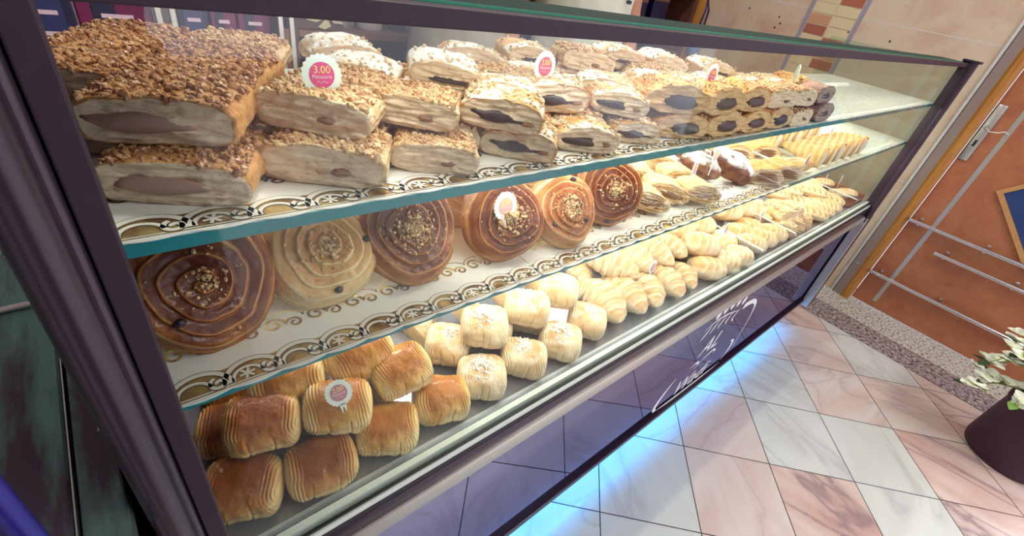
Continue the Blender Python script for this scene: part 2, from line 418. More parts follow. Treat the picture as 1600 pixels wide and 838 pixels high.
def top_crumbs(L, D, H, prof, n, seed, m, lo=.0013, hi=.0034, span=.46, dome=.12):
    rg = random.Random(seed); pts = []
    for _ in range(n):
        x = L * rg.uniform(-span, span); y = D * rg.uniform(-.5, .5)
        z = H + H * dome * (1 - (2 * x / L) ** 2) - (H * .10 * max(0, abs(2 * x / L) - .7) / .3) - .0002
        pts.append((x, y, z))
    return crumbs('crumble_topping', pts, m, seed, lo, hi)
def puff(kind, seed):
    rg = random.Random(seed * 7 + 1); P = []
    if kind in ('fruit', 'crumble'):
        L, D, H = (.091, .056, .0275); me, pr = slab(L, D, H, seed, 3.6, .10, mats=('crust' if kind == 'fruit' else 'crust_pale', 'cut_grey' if kind == 'fruit' else 'cut'))
        P.append(('crust', me, None, None, []))
        P.append(('crumble_topping', top_crumbs(L, D, H, pr, 420, seed, MT['crumb_red' if kind == 'fruit' else 'crumb'], .0010, .0033, dome=.10), 'stuff', None, []))
        if kind == 'fruit': P.append(('filling', blob('filling', (-.008, -D / 2 + .0005, H * .52), (.028, .0050, .0062), MT['fill_mauve'], seed, .3), None, 'mauve fruit paste', []))
        else: P.append(('filling', blob('filling', (.012, -D / 2 + .0006, H * .45), (.007, .0045, .003), MT['fill_brown'], seed, .5), None, None, []))
    elif kind in ('cocoa', 'sugared'):
        L, D, H = (.086, .055, .0275); me, pr = slab(L, D, H, seed, 3.0, .16, jag=.003, mats=('crust_sugar' if kind == 'cocoa' else 'crust_white', 'cut'))
        P.append(('crust', me, None, None, []))
        P.append(('crumble_topping', top_crumbs(L, D, H, pr, 120 if kind == 'cocoa' else 45, seed, MT['crumb_pale'], .0012, .0030, dome=.16), 'stuff', None, []))
        if kind == 'cocoa' or seed % 2:
            P.append(('filling', blob('filling', (rg.uniform(-.010, .004), -D / 2 + .0002, H * .52), (.022, .0052, .0052 if kind == 'cocoa' else .0026), MT['fill_choc'], seed, .5, 3), None, 'dark filling', []))
            P.append(('filling', blob('filling', (.026, -D / 2 + .0002, H * .46), (.006, .0045, .0022), MT['fill_brown'], seed + 2, .5, 3), None, 'brown filling', []))
    elif kind == 'chocolate':
        L, D, H = (.098, .052, .0305); me, pr = slab(L, D, H, seed, 2.5, .2, jag=.0036, mats=('crust_choc', 'cut_choc'))
        P.append(('crust', me, None, None, []))
        P.append(('crumble_topping', top_crumbs(L, D, H, pr, 90, seed, MT['crumb'], .0012, .0026, dome=.2, span=.4), 'stuff', None, []))
        P.append(('filling', blob('filling', (.004, -D / 2 + .0005, H * .50), (.0275, .0052, .0084), MT['fill_choc'], seed, .25), None, 'dark oval filling', []))
    elif kind == 'dark':
        L, D, H = (.09, .05, .032); me, pr = slab(L, D, H, seed, 3.0, .12, mats=('crust_dark', 'cut_dark')); P.append(('crust', me, None, None, []))
        P.append(('filling', blob('filling', (0, -D / 2 + .0005, H * .5), (.02, .0025, .006), MT['fill_choc'], seed, .5), None, None, []))
    return P

def X0(r, a): return r * math.cos(a)
def Y0(r, a): return r * math.sin(a)
def swirl(seed, m, Rr=.058, T=.036, turns=4.6, nuts=40, raisins=3):
    rg = random.Random(seed); nr, nt = 60, 96; v = []; bk = []; pitch = Rr / turns; ph = rg.random(); ox, oy = rg.uniform(-.1, .1) * Rr, rg.uniform(-.1, .1) * Rr
    def top(r, a):
        q = r / Rr; X, Y = r * math.cos(a) - ox * (1 - q), r * math.sin(a) - oy * (1 - q)
        r2 = math.hypot(X, Y); a2 = math.atan2(Y, X)
        wob = .26 * nz(X * 34 + seed, Y * 34, 3) + .06 * nz(X * 120, Y * 120 + seed, 1)
        u = r2 / pitch - a2 / (2 * PI) + ph + wob; k = math.floor(u); fr = u - k
        lift = .7 + .5 * nz(k * 3.7, seed, math.cos(a2) * .8 + math.sin(a2) * .6)
        rid = (fr ** .7) * (1 - max(0, (fr - .86) / .14) ** 2)     # each turn overlaps the next one like a step
        z = T * (1 - .34 * q * q) + (.0070 * (rid - .55) * lift) * min(1, .25 + q * 3) + .0020 * nz(X * 36 + seed, Y * 36, 7) + .0008 * nz(X * 170, Y * 170, seed)
        z += T * .05 * math.sin(a * 2 + seed)
        edge = max(0, (q - .86) / .14); z -= T * .34 * edge ** 2
        return z, rid, fr
    for i in range(nr):
        r = Rr * (i / (nr - 1)) ** .9
        for k in range(nt):
            a = 2 * PI * k / nt; rr = r * (1 + .035 * math.sin(a * 3 + seed) + .025 * nz(math.cos(a) * 2, math.sin(a) * 2, seed))
            z, rid, fr = top(r, a); v.append((rr * math.cos(a), rr * math.sin(a), z))
            bk.append(1.02 - .50 * (r / Rr) ** 2.6 - .66 * max(0, 1 - abs(fr - .86) / (.13 + .06 * nz(X0(rr, a) * 60, Y0(rr, a) * 60, seed))) - .25 * (fr < .07) + .22 * nz(rr * math.cos(a) * 30, rr * math.sin(a) * 30, seed + 4))
    ns = 12
    for i in range(1, ns + 1):
        q = i / ns
        for k in range(nt):
            a = 2 * PI * k / nt; bx, by, bz = v[(nr - 1) * nt + k]; lay = math.sin(q * 24 + 1.5 * math.sin(a * 2 + seed) + 2 * nz(math.cos(a) * 2, math.sin(a) * 2, seed))
            bul = 1 + .07 * math.sin(q * PI) + .018 * lay
            v.append((bx * bul * (1 - .05 * q), by * bul * (1 - .05 * q), bz * (1 - q))); bk.append(.38 + .16 * lay + .22 * q)
    f = gfaces(nr + ns, nt); f.append(tuple((nr + ns - 1) * nt + k for k in range(nt))[::-1])
    me = mesh('dough', v, f, MT[m], attrs={'bake': bk})
    P = [('dough', me, None, None, [])]
    if nuts:
        pts = []
        for _ in range(nuts * 5):
            r = Rr * min(.8, abs(rg.gauss(0, .26))); a = rg.random() * 2 * PI; z = top(r, a)[0]; pts.append((r * math.cos(a), r * math.sin(a), z + .0006))
        P.append(('chopped_nuts', crumbs('chopped_nuts', pts, MT['nuts'], seed, .0008, .0023), 'stuff', 'chopped nuts', []))
    for q in range(raisins):
        r = Rr * rg.uniform(.55, .88); a = rg.uniform(0, 2 * PI); z = top(r, a)[0]
        P.append(('raisin', blob('raisin', (r * math.cos(a), r * math.sin(a), z + .0005), (.0046, .0036, .0030), MT['raisin'], seed + q, .4), None, 'dark raisin', []))
    return P

def pain(seed, m='pain', L=.086, W=.072, H=.056, choc=True, dust=0):
    rg = random.Random(seed); nx, nu = 120, 56; v = []; bk = []; cr = [rg.uniform(-.20, -.05) * L, rg.uniform(.06, .22) * L]
    for i in range(nx):
        s = -1 + 2 * i / (nx - 1); x = L / 2 * math.copysign(abs(s) ** .85, s); g = abs(s)
        env = .40 * (1 - g ** 14) ** .5 + .60 * (1 - g ** 3.2) ** .5 if g < 1 else 0.0
        ends = max(0, (g - .40) / .60)
        for k in range(nu):
            a = 2 * PI * k / nu; c, s_ = math.cos(a), math.sin(a); n = 2.35
            y = W / 2 * math.copysign(abs(c) ** (2 / n), c); z = H / 2 * math.copysign(abs(s_) ** (2 / n), s_)
            bow = x + .006 * s_ + .004 * math.sin(a * 2 + seed)
            ph = bow / .00125 + 2.2 * nz(c * 1.4, s_ * 1.4, seed); rid = (abs(math.sin(ph)) - .6) * .085 * min(1, ends * 2.6)
            wob = .11 * nz(x * 26 + seed, y * 26, z * 26) + .05 * nz(x * 75, y * 75 + seed, z * 75) + .022 * nz(x * 190, y * 190, z * 190 + seed)
            q = env * (1 + rid + wob)
            for cx in cr: q *= 1 - .05 * math.exp(-((x - cx - .004 * nz(a * 2, seed, cx)) / .0013) ** 2) * (1 if s_ < .42 and c < .5 else 0)
            fold = math.exp(-((a - PI * 1.05 - .25 * nz(x * 30, seed, 2)) / .07) ** 2); q *= 1 - .07 * fold * (1 - ends)
            y *= q; z *= q
            v.append((x, y, max(0, z + H / 2 * .93)))
            bk.append(.52 + .55 * max(-.5, s_ - .15) - 1.0 * max(0, ends - .1) + rid * 6.0 - .35 * fold + .9 * nz(x * 32 + 9, y * 32, seed) * .4)
    f = gfaces(nx, nu); f.append(tuple(range(nu))); f.append(tuple((nx - 1) * nu + k for k in range(nu))[::-1])
    me = mesh('dough', v, f, MT[m], attrs={'bake': bk}); P = [('dough', me, None, None, [])]
    if choc:
        for sx in (-1, 1):
            b = MB(); b.tube([(sx * L * .38, -.006, H * .46), (sx * L * .488, -.006, H * .46)], .0040, 10)
            P.append(('chocolate_stick', b.me('chocolate_stick', MT['fill_choc'], True), None, 'dark chocolate end', []))
    if dust:
        pts = []
        for _ in range(dust):
            x = rg.gauss(0, L * .24); y = rg.gauss(0, W * .20)
            if abs(x) < L * .42 and abs(y) < W * .40: pts.append((x, y, H * (.985 - .22 * (2 * x / L) ** 2 - .30 * (2 * y / W) ** 2)))
        P.append(('almond_crumbs', crumbs('almond_crumbs', pts, MT['sugar'], seed, .0008, .0023), 'stuff', 'white almond crumbs', []))
    return P

def triangle(seed):
    n = 30; v = []; bk = []; S = .088; H = .034
    A, B, D = Vector((-S * .55, S * .42)), Vector((S * .55, S * .42)), Vector((.01, -S * .55))
    rows = []
    for lay in (1, 0):
        for i in range(n + 1):
            for k in range(n + 1):
                # map square to triangle through collapsed coordinates
                a = i / n; b = k / n; p = A.lerp(B, b).lerp(D, a)
                la, lb, ld = (1 - a) * (1 - b), (1 - a) * b, a
                e = min(1, 27 * la * lb * ld + .0); edge = min(la, lb, ld)
                h = H * min(1, (edge / .06)) ** .45 * (.75 + .35 * e) if edge > 0 else .0
                lam = .0011 * math.sin(edge * 190) * (edge < .16)
                v.append((p.x, p.y, (h + lam + .0016 * nz(p.x * 60 + seed, p.y * 60, 1)) * lay if lay else 0))
                bk.append((.25 + .9 * min(1, edge / .18)) if lay else .3)
    m = n + 1
    def fc(o, flip): return [((o + i * m + k, o + i * m + k + 1, o + (i + 1) * m + k + 1, o + (i + 1) * m + k)[::-1 if flip else 1]) for i in range(n) for k in range(n)]
    return [('dough', mesh('dough', v, fc(0, True) + fc(m * m, False), MT['pain_pale'], attrs={'bake': bk}), None, None, [])]

def croissant(seed, L=.125, r0=.031, bend=.9, m='croissant'):
    ns, nu = 110, 40; v = []; bk = []; Rc = L / bend; nseg = 3.3
    for i in range(ns):
        s = -1 + 2 * i / (ns - 1); th = s * bend / 2; g = abs(s)
        cx, cy = Rc * math.sin(th), Rc * (math.cos(th) - 1); tx, ty = math.cos(th), -math.sin(th); nx_, ny_ = -ty, tx
        body = .80 * (1 - g ** 1.7) + .22 * math.sqrt(max(0, 1 - g ** 7)) * (1 if g < 1 else 0)
        for k in range(nu):
            a = 2 * PI * k / nu; u = g * nseg + .5 + .16 * math.sin(a + .6 * s) + .10 * nz(s * 3, math.cos(a), seed); kk = math.floor(u); fr = u - kk
            stp = (.20 * (1 - fr) ** .8 - .08) * (1 if g > .05 else .6) + .018 * math.sin(fr * 17)
            q = r0 * body * (1 + stp + .09 * nz(s * 4 + seed, math.cos(a), math.sin(a)) + .03 * nz(s * 16, math.cos(a) * 3, math.sin(a) * 3 + seed))
            v.append((cx + nx_ * q * 1.10 * math.cos(a), cy + ny_ * q * 1.10 * math.cos(a), max(0, q * math.sin(a) * .95 + r0 * .84)))
            bk.append(.42 + .40 * max(0, math.sin(a)) + .22 * (1 - fr) - .42 * (fr > .84) + .3 * nz(s * 6, math.sin(a) * 2, seed))
    f = gfaces(ns, nu); f.append(tuple(range(nu))); f.append(tuple((ns - 1) * nu + k for k in range(nu))[::-1])
    return [('dough', mesh('dough', v, f, MT[m], attrs={'bake': bk}), None, None, [])]

def shellroll(seed, L=.085, W=.058, H=.048, m='roll', ridges=4.2, amp=.035, skew=.5):
    ns, nu = 46, 44; v = []; bk = []
    for i in range(ns):
        s = -1 + 2 * i / (ns - 1); x = L / 2 * math.sin(s * PI / 2); env = max(0, math.cos(s * PI / 2)) ** .62
        for k in range(nu):
            a = 2 * PI * k / nu; c, s_ = math.cos(a), math.sin(a)
            d = math.hypot(x + L * .32, (c * W / 2 * env) * skew + .25 * (s_ * H / 2 * env)); fr = (d / (L / ridges) * 1.25 + .25 * nz(x * 24, c, s_ + seed)) % 1
            rid = amp * 1.9 * (1 - fr) ** .7 * (.3 + .7 * (s_ > -.3))
            q = env * (1 + rid + .10 * nz(x * 30 + seed, c, s_) + .035 * nz(x * 110, c * 3, s_ * 3 + seed))
            v.append((x * (1 + rid * .5), W / 2 * c * q, max(0, H / 2 * s_ * q + H * .47))); bk.append(.40 + .4 * max(0, s_) + .22 * (1 - fr) - .34 * (fr > .80) + .35 * nz(x * 28, s_ * 2, seed))
    f = gfaces(ns, nu); f.append(tuple(range(nu))); f.append(tuple((ns - 1) * nu + k for k in range(nu))[::-1])
    return [('dough', mesh('dough', v, [q[::-1] for q in f], MT[m], attrs={'bake': bk}), None, None, [])]

def filledroll(seed, fill='fill_brown', L=.094, W=.05, H=.036):
    """flattened rolled pastry, cut end towards -y showing the wound layers"""
    me, pr = slab(L, W, H, seed, 2.1, .06, jag=.0016, mats=('crust_pale', 'cut'))
    P = [('crust', me, None, None, [])]
    ring = MB(); n = 48
    for (rx, rz) in ((.42, .40), (.33, .29)):
        ring.tube([(L * rx * math.cos(2 * PI * k / n), -W / 2 - .0004, H * .5 + H * rz * math.sin(2 * PI * k / n)) for k in range(n + 1)], .0011, 6, cap=False)
    P.append(('layer_fold', ring.me('layer_fold', MT['crust_choc'], True), None, None, []))
    P.append(('filling', blob('filling', (.004, -W / 2 + .0012, H * .48), (L * .30, .0028, H * .22), MT[fill], seed, .3), None, 'brown filling', []))
    return P
def dome(seed):
    b = MB(); b.ell((0, 0, 0), (1, 1, 1), 36, 22); v = []
    for p in b.v:
        p = Vector(p); d = 1 + .10 * nz(p.x * 2 + seed, p.y * 2, p.z * 2) + .03 * math.sin(p.x * 9 + seed)
        v.append((p.x * .050 * d, p.y * .030 * d, max(0, p.z * .026 * d + .022)))
    return [('dough', mesh('dough', v, b.f, MT['dome']), None, None, [])]
def danish(seed):
    P = []; H0 = 0
    me, pr = slab(.10, .055, .034, seed, 2.2, .2, jag=.003, mats=('crust_choc', 'cut')); P.append(('crust', me, None, None, []))
    b = MB()
    for k in range(4):
        y = -.0285; z = .008 + k * .006; b.tube([(-.038 + .004 * k, y, z + .002), (-.015, y - .001, z + .004), (.012, y - .001, z + .003), (.038 - .004 * k, y, z)], [.0012, .0022, .0022, .001], 8)
    P.append(('layer_fold', b.me('layer_fold', MT['fill_brown'], True), None, 'brown folded layers', []))
    return P
def horn(seed):
    ns, nu = 70, 28; v = []; bk = []; L = .10
    for i in range(ns):
        q = i / (ns - 1)
        for k in range(nu):
            a = 2 * PI * k / nu; fr = (q * 6 - a / (2 * PI)) % 1
            r = (.006 + .020 * q ** .8) * (1 + .20 * math.sin(PI * fr)); r *= (1 if q < .96 else .9)
            v.append((-L / 2 + L * q, r * math.cos(a), r * math.sin(a) + .024)); bk.append(.35 + .35 * max(0, math.sin(a)) + .35 * math.sin(PI * fr))
    f = gfaces(ns, nu); f.append(tuple(range(nu)))
    P = [('pastry_cone', mesh('pastry_cone', v, [q[::-1] for q in f], MT['horn'], attrs={'bake': bk}), None, None, [])]
    P.append(('cream', blob('cream', (L / 2 - .002, 0, .024), (.007, .022, .022), MT['cream'], seed, .1), None, 'pale cream', []))
    return P
def lattice(seed, L=.12, W=.062, H=.040, ns_=4):
    nx, nu = 64, 40; v = []; bk = []
    for i in range(nx):
        s = -1 + 2 * i / (nx - 1); env = max(0, 1 - abs(s) ** 2.6) ** .5
        for k in range(nu):
            a = 2 * PI * k / nu; c, s_ = math.cos(a), math.sin(a)
            ph = (s * ns_ + c * .9); g = (ph % 1.0); slit = max(0, 1 - abs(g - .5) / .22) * (s_ > .12) * (abs(c) < .9) * (abs(s) < .86)
            q = env * (1 - .24 * slit ** .7 + .07 * (1 - slit) * (s_ > 0))
            v.append((s * L / 2, W / 2 * c * q, max(0, H / 2 * s_ * q + H * .45))); bk.append(.35 + .35 * max(0, s_) + (.75 if slit > .45 else 0))
    f = gfaces(nx, nu); f.append(tuple(range(nu))); f.append(tuple((nx - 1) * nu + k for k in range(nu))[::-1])
    return [('dough', mesh('dough', v, [q[::-1] for q in f], MT['roll'], attrs={'bake': bk}), None, None, [])]
def flaky(seed):
    me, pr = slab(.07, .05, .034, seed, 2.4, .2, jag=.004, mats=('crust_pale', 'cut'))
    return [('crust', me, None, None, []), ('almond_flakes', top_crumbs(.07, .05, .034, pr, 70, seed, MT['crumb_pale'], .0016, .0042, dome=.2, span=.4), 'stuff', None, [])]
def bap(seed):
    return shellroll(seed, .13, .045, .036, 'bun_pale', 2.0, .01)

def spawn(parts, name, label, cat, loc, rot=(0, 0, 0), group=None, scale=1.0):
    o = thing(name, label, cat, loc, rot, group, scale)
    for (pn, me, kd, lb, ch) in parts:
        p = link(pn, me, o)
        if kd: p['kind'] = kd
        if lb: p['label'] = lb
    return o
ORD = ['first', 'second', 'third', 'fourth', 'fifth', 'sixth', 'seventh', 'eighth', 'ninth', 'tenth', 'eleventh', 'twelfth', 'thirteenth', 'fourteenth', 'fifteenth']

# ------------------------------------------------------------------ the room
XW = 3.12           # wall with the door, at the far end of the counter
Z1, Z2, ZD = 1.137, .985, .712     # upper shelf, middle shelf, lower deck
CW, CE = -.050, 2.455              # ends of the display case

def room():
    # floor: square marble tiles laid diagonally
    e1 = Vector((.217, -.226)); e2 = Vector((.224, .205)); o = Vector((1.498, -.319)); gap = .010
    fixed = {(0, 0): 0, (1, 0): 0, (0, 1): 0, (1, 1): 1, (-1, 0): 1, (-1, -1): 1, (0, -1): 2, (1, -1): 0, (2, 0): 2, (2, 1): 1, (-1, 1): 0, (2, -1): 2, (1, 2): 1, (2, 2): 0, (-2, -1): 0, (-2, -2): 0, (-1, -2): 1, (0, 2): 1, (3, 0): 2, (3, 1): 2}
    v = []; f = []; mi = []; at = []; rg = random.Random(5)
    def add(poly, z, m, a):
        k = len(v); v.extend([(p[0], p[1], z) for p in poly]); f.append(tuple(range(k, k + len(poly)))); mi.append(m); at.extend([a] * len(poly))
    def clip(poly, ax, lim, keep_less):
        out = []
        for i in range(len(poly)):
            a, b = poly[i], poly[(i + 1) % len(poly)]
            ia = (a[ax] <= lim) == keep_less; ib = (b[ax] <= lim) == keep_less
            if ia: out.append(a)
            if ia != ib: t = (lim - a[ax]) / (b[ax] - a[ax]); out.append(tuple(a[q] + (b[q] - a[q]) * t for q in (0, 1)))
        return out
    add([(-2.2, -3.6), (XW + .2, -3.6), (XW + .2, 2.0), (-2.2, 2.0)], -.003, 0, 0)
    for i in range(-16, 17):
        for j in range(-16, 17):
            p = o + e1 * i + e2 * j; c = p + (e1 + e2) / 2
            q = [c + (w - c) * (1 - gap) for w in (p, p + e1, p + e1 + e2, p + e2)]; poly = [(w.x, w.y) for w in q]
            for ax, lim, kl in ((0, 2.70, True), (0, -2.2, False), (1, -3.6, False), (1, 2.0, True)):
                if poly: poly = clip(poly, ax, lim, kl)
            if len(poly) < 3: continue
            m = fixed.get((i, j), rg.choice([0, 0, 1, 2, 0, 1])); add(poly, 0, 1 + m, rg.random() * 5)
    y = -3.6
    add([(2.703, -3.6), (2.893, -3.6), (2.893, 2.0), (2.703, 2.0)], 0, 4, 0)
    add([(2.896, -3.6), (XW + .2, -3.6), (XW + .2, 2.0), (2.896, 2.0)], 0, 5, 0)
    struct(link('floor', mesh('floor', v, f, [MT['grout'], MT['tile_white'], MT['tile_pink'], MT['tile_rose'], MT['granite'], MT['terrazzo']], mi, False, {'tile': at})))
    # wall with the door: stone cladding, mosaic band between two violet strips
    DY0, DY1, DZ = -.105, -1.02, 2.1
    b = MB(); b.box((XW, DY0 + .095, 0), (XW + .12, 2.0, 2.75), 0); b.box((XW, DY1 - .10, DZ + .09), (XW + .12, DY0 + .095, 2.75), 0)
    for y0 in (.845, .588): b.box((XW - .002, y0, 0), (XW + .01, y0 + .022, 2.75), 1)
    rg = random.Random(9); z = .62
    while z < 2.7:
        for c in (0, 1):
            y0 = .612 + c * .117; k = int(round((z - .62) / .052))
            t = ((k + (0 if c else 3)) % 6); m = {0: 2, 1: 3, 2: 2}.get(t, 4) if c == 0 else {0: 2, 1: 3}.get(t, 4)
            b.box((XW - .002, y0 + .003, z + .002), (XW + .01, y0 + .112, z + .048), m)
        z += .052
    for zz in (.7, 1.36, 2.02): b.box((XW - .0006, -.01, zz), (XW + .01, .588, zz + .003), 5); b.box((XW - .0006, .868, zz), (XW + .01, 2.0, zz + .003), 5)
    for (yy, zz) in ((.98, 1.26), (1.0, 1.235), (1.0, 1.29), (1.19, 1.3), (.42, 1.29), (.62, 1.29)): b.ell((XW - .001, yy, zz), (.003, .005, .005), 8, 6, 6)
    struct(b.obj('wall_right', [MT['walltile'], MT['strip'], MT['mos_red'], MT['mos_or'], MT['mos_cr'], MT['white_trim'], MT['black']]))
    # amber post at the back end of that wall
    struct(MB().box((XW - .05, 1.475, 0), (XW + .02, 1.56, 2.7), 0, .006).obj('trim_1', [MT['frame_wood']], smooth=True))
    # white bead and casing around the door
    b = MB(); b.box((XW - .012, DY0 + .092, 0), (XW + .01, DY0 + .106, DZ + .1), 0, .003)
    struct(b.obj('trim_2', [MT['white_trim']], smooth=True))
    b = MB(); b.prism([(XW - .002, DY0 + .092), (XW - .018, DY0 + .088), (XW - .026, DY0 + .046), (XW + .02, DY0 + .046), (XW + .02, DY0 + .092)], .0, DZ + .09, (0, 1, 2), 0)
    b.prism([(XW - .026, DY0 + .046), (XW - .034, DY0 + .034), (XW - .034, DY0 + .014), (XW - .018, DY0), (XW + .04, DY0), (XW + .04, DY0 + .046)], .0, DZ + .09, (0, 1, 2), 1)
    b.box((XW - .03, DY1 - .09, DZ), (XW + .04, DY0, DZ + .09), 1); b.box((XW - .03, DY1 - .09, 0), (XW + .04, DY1, DZ + .09), 1)
    for zz in (.215, .42): b.box((XW - .024, DY0 + .062, zz), (XW - .014, DY0 + .072, zz + .012), 2)
    struct(b.obj('trim_3', [MT['frame_shade'], MT['frame_wood'], MT['silver']]))
    # door leaf
    d = MB(); d.box((XW + .012, DY1 + .003, .012), (XW + .05, DY0 - .003, DZ - .003), 0, .002)
    dr = d.obj('door_1', [MT['door_wood']]); struct(dr)
    x = XW + .012
    for y0 in (-.222, -.80): MB().box((x - .0015, y0, .05), (x + .004, y0 + .020, 2.05), 0).obj('inlay_strip', [MT['silver']], dr)
    # diamond window
    cy, cz, h, w = -.60, .807, .285, .028
    b = MB()
    for q in range(4):
        a0, a1 = R(90 * q), R(90 * (q + 1)); P = lambda a, r: (cy + r * math.cos(a), cz + r * math.sin(a))
        b.prism([P(a0, h), P(a1, h), P(a1, h - w), P(a0, h - w)], x - .016, x + .004, (1, 2, 0), 0)
    fr = b.obj('window_frame', [MT['light_wood']], dr)
    b = MB(); b.prism([P(R(90 * q), h - w) for q in range(4)], x - .004, x + .002, (1, 2, 0), 0); b.obj('window_pane', [MT['sky_glass']], dr)
    # handle plate with key slot and wire tail
    b = MB(); b.box((x - .012, -.150, .885), (x + .001, -.112, 1.150), 0, .006); hp = b.obj('lock_plate', [MT['silver']], dr, smooth=True)
    MB().tube([(x - .012, -.131, 1.045), (x - .030, -.131, 1.045)], .010, 14).obj('spindle', [MT['chrome']], hp, True)
    MB().box((x - .014, -.136, .955), (x - .008, -.126, .985), 0, .002).obj('key_slot', [MT['black']], hp)
    MB().tube([(x - .028, -.131, 1.045), (x - .05, -.15, 1.035), (x - .045, -.18, 1.04), (x - .03, -.20, 1.05), (x - .012, -.215, 1.043)], .0022, 8).obj('wire_loop', [MT['tagcard']], hp, True)
    # three push bars
    for (z, y0) in ((.548, -.108), (.443, -.285), (.213, -.108)):
        b = MB(); b.tube([(x - .04, y0, z), (x - .04, -.97, z)], .0112, 16)
        br = b.obj('push_bar', [MT['chrome']], dr, True); br['label'] = 'chrome bar'
        for yy in (y0 - .045, y0 - .33, -.93):
            b = MB(); b.tube([(x - .04, yy, z), (x - .001, yy, z)], .005, 10)
            for s in (-1, 1): b.tube([(x - .002, yy, z + s * .016), (x - .008, yy, z + s * .016)], .008, 12)
            b.obj('bracket', [MT['chrome']], br, True)
    # remaining shell
    b = MB(); b.box((-2.2, 2.0, 0), (XW + .2, 2.12, 2.75), 0); struct(b.obj('wall_back', [MT['plaster']]))
    b = MB(); b.box((-2.32, -3.6, 0), (-2.2, 2.0, 2.75), 0); struct(b.obj('wall_left', [MT['plaster']]))
    b = MB(); b.box((-2.2, -3.6, 2.75), (XW + .2, 2.0, 2.85), 0); struct(b.obj('ceiling', [MT['ceiling']]))
    # shop front behind the customer: low sill and open window, returning along the door wall
    b = MB(); b.box((-2.2, -3.72, 0), (XW + .2, -3.6, .35), 0); b.box((-2.2, -3.72, 2.45), (XW + .2, -3.6, 2.75), 0); b.box((-2.2, -3.72, .35), (.1, -3.6, 2.45), 0)
    struct(b.obj('wall_front', [MT['plaster']]))
    b = MB(); b.box((XW, -3.6, 0), (XW + .12, DY1 - .10, .30), 0); b.box((XW, -3.6, 2.45), (XW + .12, DY1 - .10, 2.75), 0); b.box((XW, -1.30, .3), (XW + .12, DY1 - .10, 2.45), 0)
    struct(b.obj('wall_entrance', [MT['walltile']]))
room()

